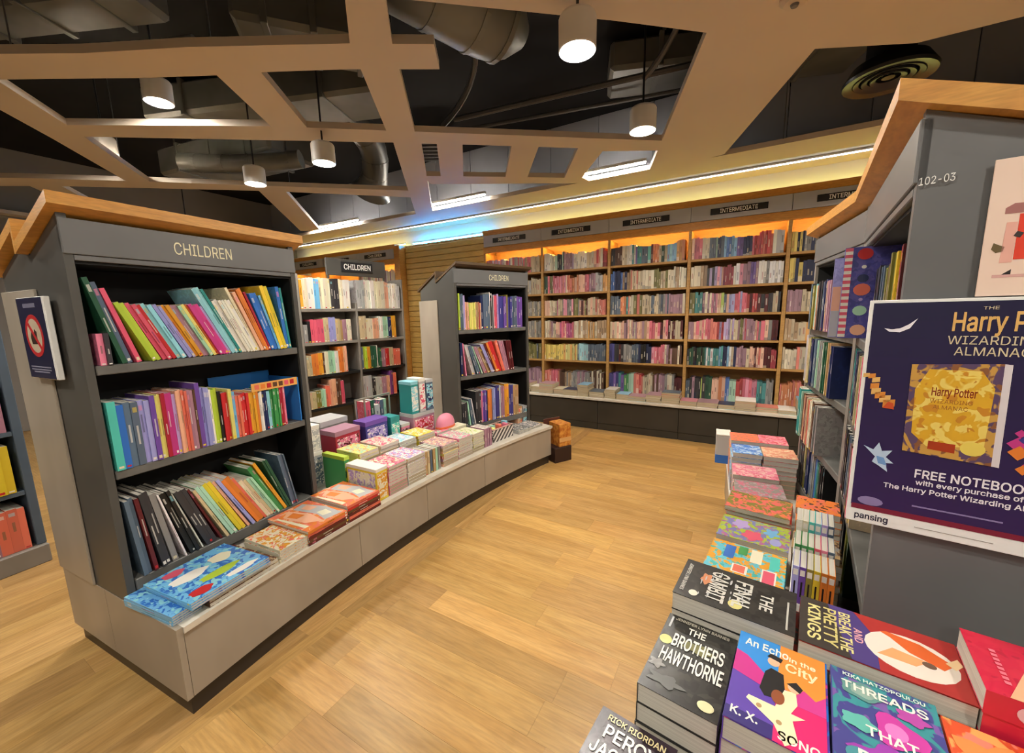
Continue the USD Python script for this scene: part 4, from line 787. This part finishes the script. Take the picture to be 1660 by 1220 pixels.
part(t, 'dome', MB().add(v2, v_.faces), mat('dome_pink', lin('e58fa6'), .35), 40)
v_ = trimesh.creation.revolve(np.array([(.0, 0), (.104, 0), (.106, .012), (.10, .02), (0, .02)]), sections=28); part(t, 'brim', MB().add(np.array(v_.vertices) * [.95, .55, .85], v_.faces), mat('dome_orange', lin('e06a3c'), .4), 40)
# chequered basket and flat magazines
p = lb(2.24, .07); t = thing('basket', 'black and white chequered basket of small toys on the counter', 'basket', frame((p[0], p[1], ZC), lb_az(2.3)))
CHK = usdkit.material(stage, LK + 'chequer', {'tc': ('texture_coordinate', {}), 'm': ('mapping', {'rotation': (0, .785, .785)}), 'c': ('checker_texture', {'scale': 55.0, 'color1': (.7, .66, .6), 'color2': (.06, .05, .05)}), 'p': ('principled_bsdf', {'roughness': .6})},
    [('tc.object', 'm.vector'), ('m.vector', 'c.vector'), ('c.color', 'p.base_color')], surface='p.BSDF')
W_, D_, H_ = .26, .15, .105
a = MB(); a.cbox((0, 0, 0), (W_, .006, H_), .002); a.cbox((0, D_ - .006, 0), (W_, D_, H_), .002); a.cbox((0, .0061, 0), (.006, D_ - .0061, H_), .002); a.cbox((W_ - .006, .0061, 0), (W_, D_ - .0061, H_), .002); a.box((.0061, .0061, 0), (W_ - .0061, D_ - .0061, .004)); part(t, 'body', a, CHK)
a = MB()
for q in ((0, 0, W_, .01), (0, D_ - .01, W_, D_), (0, .01, .01, D_ - .01), (W_ - .01, .01, W_, D_ - .01)): a.cbox((q[0] - .002, q[1] - .002, H_ + .0003), (q[2] + .002, q[3] + .002, H_ + .008), .002)
part(t, 'rim', a, matn('basket_rim', (.5, .3, .25), (.65, .45, .35)))
for i, c in enumerate(['lemon', 'mint', 'coral', 'peach', 'pink', 'aqua']):
    p2 = lb(2.255 + .04 * i, .085 + .04 * (i % 2)); g = thing('toy_packet', f'{c} toy packet sticking up from the chequered basket', 'toy packet', frame((p2[0], p2[1], ZC + .0045), lb_az(2.3)))
    part(g, 'card', MB().cbox((0, 0, 0), (.032, .05, .115 + .006 * (i % 3)), .002, vary(COL[c])), PLAIN, cols=True); part(g, 'label', MB().box((.004, -.0006, .06), (.028, -.0001, .1), COL['white']), PLAIN, cols=True)
lstack(2.55, .05, 3, .010, .17, .2, 'silver', 'charcoal', 'white', 'grey magazine', 'the pile at the counter far end', 'grey magazines', pm=PRINT, name='magazine')
lstack(2.74, .06, 2, .010, .16, .19, 'white', 'slate', 'grey', 'white magazine', 'the last pile on the counter', 'white magazines', pm=PRINT, name='magazine')
p = lb(2.62, .30)
# floor display beyond the island end
F = frame((.40, 3.70), 60); t = thing('floor_display', 'dark stand holding an orange display tray, beyond the left island end', 'display stand', F)
part(t, 'base', MB().cbox((0, 0, 0), (.20, .2, .15), .004), mat('stand_maroon', (.03, .012, .01), .5)); part(t, 'back', MB().cbox((0, .19, .1505), (.2, .2, .40), .003), mat('stand_red', (.10, .03, .02), .5))
part(t, 'tray', MB().cbox((.06, .01, .1505), (.198, .185, .375), .003, lin('c9742c'), ), matn('tray_orange', lin('b5601c'), lin('e0a048'), (30, 30, 30)))
part(t, 'tray_band', MB().box((.058, .006, .20), (.2, .0095, .24), lin('e2b070')), PLAIN, cols=True)
boxthing('activity_set', 'patterned small carton on the far end of the left island', 'carton', 2.80, .29, ZC, .06, .12, .17, 'peach', 'sand', 'coral', 'tan'); boxthing('activity_set', 'pale blue small carton, last thing on the left island', 'carton', 2.868, .285, ZC, .055, .12, .165, 'silver', 'aqua', 'slate', 'silver')

# ------------------------------------------------------------------ right island: shelves
rg = 'books on the right island shelves'
def rrow(F, s, z, it, where, end, y=0): return row(F, s, z, it, where, rg, y=y, end=end, what='book', depth=.21, name='paperback')
rrow(CASE_D, .036, 1.33, 'charcoal 2 26 235;slate 1 20 230;olive 2 34 228;aqua 1 16 232;coral 1 14 225;peach 1 14 222;charcoal 2 22 240;slate 2 20 235;navy 2 20 240;tan 2 18 230;mauve 3 18 235;brown 3 18 230;grey 3 20 230;olive 2 18 230;rose 2 18 230;sand 3 18 230', 'top shelf, far right bookcase', .716, -.02)
rrow(CASE_D, .036, 1.04, 'silver 1 40 255;charcoal 1 18 240;sand 2 18 240;olive 2 20 245;navy 2 20 240;slate 3 18 245;mint 2 18 240;grey 3 16 240;white 2 16 235;forest 3 18 240;tan 3 18 240;navy 3 18 230', 'second shelf, far right bookcase', .716, -.015)
rrow(CASE_D, .036, .745, 'sand 1 40 262;teal 1 44 262;mint 1 14 250;brown 2 24 245;peach 2 16 240;maroon 2 14 240;sand 2 16 240;coral 2 14 236;ivory 3 16 240;brown 3 16 240;grey 4 16 236', 'third shelf, far right bookcase', .716, -.03)
rrow(CASE_D, .036, .45, 'charcoal 3 20 235;sand 2 18 240;olive 2 18 236;navy 3 18 240;slate 3 18 240;grey 3 18 236;blue 2 18 240;teal 2 16 238;forest 2 18 236;black 3 18 240', 'lowest shelf, far right bookcase', .716, .01)
CF = CASE_C
rrow(CF, .125, 1.33, 'charcoal 4 24 245;slate 3 22 240;olive 2 26 235;brown 3 24 240;charcoal 1 20 255;olive 2 22 262;charcoal 1 22 255;yellow 1 20 262;olive 2 22 265;red 1 20 270;maroon 1 18 268;forest 2 18 260', 'top shelf, poster bookcase', .87, .03)
rrow(CF, .036, 1.04, 'teal 3 18 245;slate 3 16 245;navy 3 18 240;charcoal 3 20 242;sand 2 18 240;mint 2 18 240;rose 2 18 245;mauve 2 20 240;grey 3 18 236;sand 3 20 240', 'second shelf, poster bookcase', .85)
rrow(CF, .036, .745, 'charcoal 4 22 240;black 3 20 245;slate 3 20 240;grey 3 18 236;brown 3 20 240;pink 2 18 240;sand 3 18 240', 'third shelf, poster bookcase', .80)
rrow(CF, .036, .45, 'charcoal 4 22 240;black 4 20 245;navy 3 20 240;ivory 2 16 238;olive 2 26 250;forest 1 20 245', 'lowest shelf, poster bookcase', .86, .012)
# tall striped gift book standing proud of the shelf
def stripes(P):
    a = MB()
    for i in range(14):
        for z0, c in ((.004, 'white'), (.0154, 'rose')): a.box((.0351, .0005, z0 + i * .0228), (.0357, .022, z0 + .0114 + i * .0228), COL[c])
    for z0, c, r in ((.30, 'red', .022), (.215, 'navy', .016), (.175, 'coral', .024), (.10, 'mint', .020), (.03, 'peach', .022), (.255, 'white', .007), (.14, 'lilac', .006)):
        a.prism(Polygon([(.056 + r * math.cos(x), z0 + r * .9 * math.sin(x)) for x in np.linspace(0, 2 * math.pi, 14)[:-1]]), .0351, .0358, COL[c], M_YZ)
    part(P, 'cover_print', a, PLAIN, cols=True)
def tri(P):
    a = MB(); a.box((.0301, .001, .10), (.0306, .2, .19), COL['peach']); a.box((.0301, .001, .003), (.0306, .2, .10), COL['silver']); part(P, 'cover_print', a, PLAIN, cols=True)
book(place(CF, .037, -.088, 1.3305), .03, .24, .295, lin('8f8fc4'), lin('9d9ccf'), lin('a9a8d8'), 'lilac, peach and white picture book sticking out left of the striped book', None, (), cover=(lin('9d9ccf'), lin('8f8fc4'), lin('a9a8d8')), extra=tri, name='gift_book')
book(place(CF, .074, -.062, 1.3305), .035, .25, .325, lin('4a4a9c'), COL['violet'], COL['indigo'], 'tall purple gift book with a red and white striped edge, right side', None, (), cover=(lin('4a4a9c'), lin('5a549f'), lin('3f3f88')), extra=stripes, name='gift_book')

# ------------------------------------------------------------------ right island: piles on the base
E1, E2 = np.array([.799, -.601]), np.array([.601, .799]); B2 = np.array([.2, .656]); B1 = np.array([1.06, 1.80]); D1, D2 = np.array([.8945, -.447]), np.array([.447, .8945])
def rn(p, t): return B2 + E1 * p + E2 * t
def rf(p, r): return B1 + D1 * p + D2 * r
def words(P, t, d, h, items):
    for s_, u, v, w, hh, c in items:
        v_, f_ = txt(s_, hh * h, (t + .0007, u * d, v * h), (0, 1, 0), (0, 0, 1), .0004, w * d, True); part(P, 'title', MB().add(v_, f_, c if isinstance(c, tuple) else COL[c]), PLAIN, cols=True)
def ell(cx, cy, rx, ry, n=20, w=0, k=5): return [(cx + rx * math.cos(x) * (1 + w * math.cos(k * x)), cy + ry * math.sin(x) * (1 + w * math.cos(k * x))) for x in np.linspace(0, 2 * math.pi, n + 1)[:-1]]
def rect(u0, v0, u1, v1): return [(u0, v0), (u1, v0), (u1, v1), (u0, v1)]
GN = 'novels stacked at the bottom right'
def nstack(p, t, n, th, d, h, c, c2, c3, desc, where, ztop, extra, turn=0):
    q = rn(p, t)
    # the pile reaches the counter: books below the visible ones are part of the same pile
    m = int(round((ztop - ZC) / (th + .0008))); th2 = (ztop - ZC) / m - .0008
    stack(q[0], q[1], ZC, 36.9 + turn, m, th2, d, h, c, c2, c3, desc, where, GN, .0025, PRINT_BIG, (lambda P: extra(P, th2)), spin=.5, vis=n, name='novel')
D_N, H_N = .134, .212
def hawthorne(P, t):
    d, h = D_N, H_N
    pieces(P, t, d, h, [(ell(.10, .62, .09, .06), lin('c9c87a')), (ell(.55, .66, .22, .06, w=.2), lin('6d6a3a')), (ell(.12, .3, .1, .05, w=.3), 'grey'), (ell(.83, .10, .10, .05), lin('d8d0a0')), (ell(.30, .15, .22, .06, w=.3), lin('5b5b58')), (rect(.06, .80, .09, .96), 'silver')])
    words(P, t, d, h, [('JENNIFER LYNN BARNES', .12, .93, .78, .035, lin('b9b4a4')), ('THE', .34, .80, .26, .085, 'white'), ('BROTHERS', .18, .58, .72, .16, 'white'), ('HAWTHORNE', .10, .36, .84, .16, 'white')])
nstack(.024, -.004, 5, .041, D_N, H_N, lin('2c2b29'), lin('3b3934'), lin('232220'), 'black THE BROTHERS HAWTHORNE novel', 'the pile nearest the aisle', .78, hawthorne)
def echo(P, t):
    d, h = D_N, H_N; T1, S1_ = lin('2f86d0'), lin('5a3fa0')
    pieces(P, t, d, h, [(rect(0, 0, .52, .5), S1_), (rect(0, .5, .52, 1), T1), (rect(.5, .45, 1, 1), lin('ea8a35')), (rect(.5, 0, 1, .45), lin('d8246a')), ([(0, .75), (.14, .72), (.5, .5), (.5, .42), (0, .5)], lin('c22f86')), (rect(0, 0, .5, .12), lin('33276e')),
        ([(.5, .52), (.7, .5), (.78, .58), (.9, .52), (1, .6), (1, .4), (.5, .4)], lin('c93a8a')), ([(.36, .62), (.42, .68), (.56, .66), (.60, .40), (.38, .36), (.32, .42)], 'black'), (ell(.44, .76, .07, .05), lin('e0b090')), ([(.36, .80), (.52, .78), (.54, .83), (.40, .85)], 'black'),
        ([(.58, .5), (.70, .52), (.72, .40), (.66, .30), (.84, .30), (.92, .36), (.68, .24), (.74, .08), (.62, .0), (.5, .14), (.2, .26), (.22, .3), (.5, .30)], lin('ecdcb4')), (ell(.68, .56, .07, .05), lin('e0b090')), ([(.60, .58), (.70, .63), (.77, .58), (.74, .53)], 'black'), (ell(.52, .40, .07, .07), lin('8a4a2a')), (ell(.34, .24, .03, .02), 'tan'), (ell(.55, .17, .03, .02), 'tan')])
    words(P, t, d, h, [('An Echo', .08, .85, .52, .085, 'white'), ('in the', .60, .84, .3, .05, lin('ffe2c0')), ('City', .56, .72, .36, .09, lin('ffd9b0')), ('K. X.', .05, .065, .30, .07, 'white'), ('SONG', .54, .035, .40, .07, 'white')])
nstack(.161, -.008, 4, .041, D_N + .003, H_N, lin('5a3fa0'), COL['blue'], COL['magenta'], 'blue and orange city novel', 'the second pile from the aisle', .809, echo)
def threads(P, t):
    d, h = D_N, H_N
    pieces(P, t, d, h, [(ell(.3, .82, .2, .09, w=.1), lin('5f8f8a')), (ell(.32, .82, .13, .06, w=.1), lin('8aa59a')), (ell(.6, .55, .22, .14, w=.2, k=3), lin('c43f9c')), (ell(.25, .5, .16, .07, w=.15), lin('5fb0a4')), (ell(.75, .75, .14, .06, w=.2), lin('b04aa0')), (ell(.5, .25, .3, .12, w=.3, k=4), lin('9a3fa8')), (ell(.25, .2, .14, .07), lin('4a8f98')), (ell(.58, .55, .10, .07), lin('e07ac0'))])
    words(P, t, d, h, [('KIKA HATZOPOULOU', .12, .93, .78, .034, lin('d8e8d8')), ('THREADS', .10, .80, .8, .075, 'white'), ('THAT', .3, .42, .45, .08, 'white'), ('BIND', .2, .16, .62, .10, 'white')])
nstack(.302, -.006, 3, .041, D_N, H_N, lin('4a4a8c'), lin('3f8f94'), lin('7a5aa0'), 'teal and purple novel', 'the third pile from the aisle', .814, threads)
def blaze(P, t):
    pieces(P, t, D_N, H_N, [(ell(.4, .7, .35, .2, w=.25), lin('ee8a4a')), (ell(.65, .4, .3, .2, w=.3, k=3), lin('e8c06a')), (ell(.3, .3, .2, .14, w=.2), lin('ee9a7a'))])
nstack(.440, -.012, 2, .041, D_N, H_N, lin('d8552f'), lin('f0a05a'), lin('e8806a'), 'fiery orange novel', 'the fourth pile from the aisle', .806, blaze)
def dark(P, t):
    d, h = .148, .226
    pieces(P, t, d, h, [(rect(.3, .93, .92, .945), lin('b9b7ae')), (ell(.85, .17, .07, .04), lin('d5ccb8')), (ell(.78, .53, .10, .06), lin('c9c07a')), (ell(.4, .24, .14, .05, w=.2), lin('c07a50'))] + [(ell(R.uniform(.15, .85), R.uniform(.2, .75), R.uniform(.02, .07), .006), 'silver') for _ in range(26)])
    words(P, t, d, h, [('THE', .3, .72, .4, .10, lin('c9c6bc')), ('FINAL', .16, .50, .68, .14, lin('c9c6bc')), ('GAMBIT', .12, .28, .76, .15, lin('c9c6bc')), ('JENNIFER LYNN BARNES', .12, .045, .76, .035, lin('b9b7ae'))])
nstack(.024, .366, 3, .041, .148, .226, lin('2b2a28'), lin('353330'), lin('242321'), 'black crosswise novel with pale script', 'the aisle-side crosswise pile', .828, dark, turn=90)
def kings(P, t):
    d, h = .148, .232
    fl = lambda q: [(1 - u, 1 - v) for u, v in q]
    pieces(P, t, d, h, [(fl(rect(0, .62, 1, 1)), lin('3a332e')), (fl(rect(0, 0, 1, .62)), lin('a8302c')), (fl([(.0, .50), (.0, .66), (1, .80), (1, .62), (.6, .5)]), lin('4a3a78')), (fl(ell(.46, .30, .36, .27)), lin('ded3c6')), (fl([(.62, .62), (.9, .60), (.70, .40), (.52, .30), (.40, .12), (.55, .05), (.75, .22), (.80, .42)]), lin('d8622c')), (fl([(.30, .5), (.5, .40), (.45, .2), (.3, .28)]), lin('e8a06a')), (fl([(.55, .1), (.7, .02), (.6, .0), (.48, .05)]), lin('e8c89a')), (fl(ell(.4, .2, .05, .04)), lin('6a5040'))])
    words(P, t, d, h, [('AND', .36, .37, .28, .05, lin('d8a0a8')), ('BREAK THE', .10, .275, .8, .075, lin('d9cf8a')), ('PRETTY', .10, .17, .8, .085, lin('cdc07a')), ('KINGS', .12, .06, .76, .085, lin('d9cf8a'))])
nstack(.254, .366, 3, .041, .148, .232, lin('a8302c'), lin('8a2a2c'), lin('3a332e'), 'red crosswise novel with gold title', 'the pile by the grey panel', .828, kings, turn=90)
def ruby(P, t):
    d, h = .15, .235
    pieces(P, t, d, h, [([(0, .9), (1, .62), (1, .5), (0, .8)], lin('e8b08a')), (ell(.55, .42, .34, .22), lin('d8c8d0')), (ell(.5, .4, .12, .08, w=.3), lin('8a7a80')), ([(.1, 0), (.4, .2), (.9, 0)], lin('b01c3a'))] + [(rect(.2 + i * .07, .86, .245 + i * .07, .89), lin('e87a8a')) for i in range(8)])
    a = MB(); a.prism(Polygon(ell(t * .5, .185, t * .36, .018)), .0007, .0012, lin('e0b8c0'), M_XZ); part(P, 'spine_spot', a, PLAIN, cols=True)
nstack(.725, .205, 5, .041, .15, .235, lin('c82440'), lin('d02c44'), lin('b81e3a'), 'crimson novel with pale oval', 'the pile at right edge', .872, ruby, turn=-90)
def percy(P, t):
    d, h = .136, .205
    pieces(P, t, d, h, [(rect(.0, .0, 1, .05), lin('5a4a3a')), (ell(.5, .3, .3, .2, w=.2), lin('4a5a6a'))]); words(P, t, d, h, [('RICK RIORDAN', .12, .90, .76, .055, lin('e0d2a0')), ('PERCY', .14, .74, .70, .12, 'white'), ('JACKSON', .06, .58, .88, .11, 'white')])
nstack(-.035, -.226, 2, .038, .136, .205, lin('2c2028'), lin('382a34'), lin('221820'), 'dark RICK RIORDAN novel', 'the pile at bottom edge', .708, percy)
def rosy(P, t): pieces(P, t, .136, .205, [(ell(.4, .85, .3, .12, w=.15), lin('c8384a')), (ell(.4, .86, .16, .07, w=.2), lin('e06070')), (ell(.75, .7, .2, .1, w=.2), lin('7a6a5a')), (ell(.3, .6, .2, .1, w=.3), lin('9a8a70'))])
nstack(.115, -.228, 2, .038, .136, .205, lin('4a3a34'), lin('6a5a4a'), lin('8a2a38'), 'dark novel with red rose', 'the rosy bottom pile', .700, rosy)

GP = 'piles along the right island'
def rstack(fn, p, t, n, th, d, h, cname, c2, c3, desc, where, az, pm=PRINT, z=ZC, **kw):
    q = fn(p, t); mx = lambda a, b: tuple(.5 * x + .5 * y for x, y in zip(COL[a], COL[b])); return stack(q[0], q[1], z, az, n, th, d, h, COL[cname], mx(cname, c2), mx(cname, c3), desc, where, GP, pm=pm, vis=5, name='comic', **kw)
A1, A2 = 36.9 + 90, 26.6 + 90
def comic(P): pieces(P, .021, .21, .225, [(rect(.05, .55, .45, .70), 'ivory'), (rect(.62, .35, .86, .55), 'white'), (rect(.64, .37, .84, .52), 'coral'), (rect(.55, .72, .95, .9), 'white'), (rect(.58, .74, .92, .88), 'rose'), (rect(.1, .2, .5, .34), 'blue'), (rect(.1, .8, .5, .92), 'turquoise'), (rect(.05, .38, .3, .5), 'green')])
rstack(rn, -.004, .90, 11, .021, .21, .225, 'turquoise', 'skyblue', 'teal', 'teal blue comic with cream panels', 'the teal comic pile', A1, extra=comic, colours=['amber', 'red', 'ivory', 'skyblue', 'turquoise'])
def purp(P): pieces(P, .022, .18, .225, [(ell(.3, .3, .2, .12, w=.2), 'lilac'), (ell(.7, .5, .2, .14, w=.2), 'rose'), (ell(.4, .75, .16, .1, w=.3), 'skyblue'), (ell(.75, .82, .14, .08), 'lavender')])
rstack(rn, -.004, 1.105, 11, .022, .18, .225, 'indigo', 'lavender', 'pink', 'violet blue comic', 'the violet comic pile', A1, extra=purp, colours=['lime', 'olive', 'indigo', 'lavender', 'indigo'])
rstack(rn, -.004, 1.30, 13, .0205, .17, .225, 'coral', 'rose', 'orange', 'coral red comic', 'the coral comic pile', A1, colours=['olive', 'lime', 'rose', 'coral'])
rstack(rf, -.002, .22, 9, .021, .18, .21, 'mauve', 'rose', 'silver', 'mauve manga volume', 'the manga pile past the coral comics', A2, colours=['grey', 'mauve', 'rose', 'tan'])
rstack(rf, -.002, .44, 9, .022, .18, .21, 'pink', 'ivory', 'red', 'pink and cream manga volume', 'the pink manga pile', A2, colours=['grey', 'mauve', 'pink'])
rstack(rf, -.002, .70, 9, .026, .18, .15, 'skyblue', 'white', 'blue', 'sky blue boxed book', 'the sky blue far pile', A2, colours=['lavender', 'skyblue', 'blue'])
rstack(rf, .155, .70, 9, .026, .18, .165, 'peach', 'red', 'ivory', 'pale pink boxed book', 'the pale pink far pile', A2, colours=['peach', 'pink', 'peach'])
rstack(rf, -.002, .93, 11, .022, .19, .16, 'orange', 'coral', 'slate', 'orange paperback', 'the orange pile at the far end', A2, colours=['mauve', 'coral', 'orange'])
rstack(rf, .165, .93, 11, .0222, .19, .15, 'rose', 'red', 'ivory', 'rose red paperback', 'the rose pile at the far end', A2, colours=['mauve', 'pink', 'red'])
q = rf(.02, 1.12); g = thing('box_set', 'tall white and teal box set standing at the far end of the right island', 'box set', np.array(place(frame((q[0], q[1], 0), 26.6 + 180), 0, 0, ZC)))
part(g, 'body', MB().cbox((0, -.10, 0), (.14, -.01, .20), .003, COL['silver']), PLAIN, cols=True); part(g, 'band', MB().box((-.0005, -.1005, .0), (.1405, -.0095, .06), COL['blue']), PLAIN, cols=True); part(g, 'lid', MB().cbox((-.001, -.101, .2005), (.141, -.009, .21), .002, COL['white']), PLAIN, cols=True)
# stepped riser with three tiers of small series books, spines to the camera
RF = frame(rn(.236, .60), 126.9); t = thing('display_riser', 'white stepped riser under the small series books on the right', 'riser', RF)
for i, (y0, z1) in enumerate(((.0, .648), (.102, .66), (.204, .69))): part(t, 'step', MB().cbox((0, y0, .3705), (.095, y0 + .1015, z1), .002), WHITEP)
for i, (z, cs) in enumerate(((.648, 'lavender violet olive yellow orange orange'), (.66, 'green green green rose pink slate'), (.69, 'white ivory turquoise aqua lilac slate'))):
    def num(P): part(P, 'number_patch', MB().box((.002, -.0008, .083), (.0125, -.0002, .10), COL['white']), PLAIN, cols=True)
    for j, c in enumerate(cs.split()):
        book(place(RF, .002 + j * .0154, .003 + i * .102, z + .0006), .0148, .094, .108, vary(COL[c]), None, None, f'small {c} series book, {ordn(j + 1)} from left, {["front", "middle", "back"][i]} step of the riser', 'small series books on the stepped riser', [(.2, .6, .35, .6, COL['black'])], extra=num, name='series_book')
q = rn(.235, .93); stack(q[0], q[1], ZC, 36.9, 11, .024, .13, .125, COL['tan'], COL['grey'], COL['brown'], 'greyish wrapped picture book', 'the drab pile behind the violet comics', GP, pm=PRINT, vis=4, name='picture_book')
q = rn(.235, 1.10); stack(q[0], q[1], ZC, 36.9, 14, .024, .13, .125, COL['orange'], COL['coral'], COL['brown'], 'orange striped picture book', 'the orange striped pile beside the shelves', GP, pm=PRINT, vis=4, name='picture_book')

solo('small_paperback', wall, PLAIN, 'rows and low piles of many small paperbacks filling the far wall bookcase', 'book', None, 'stuff', cols=True)
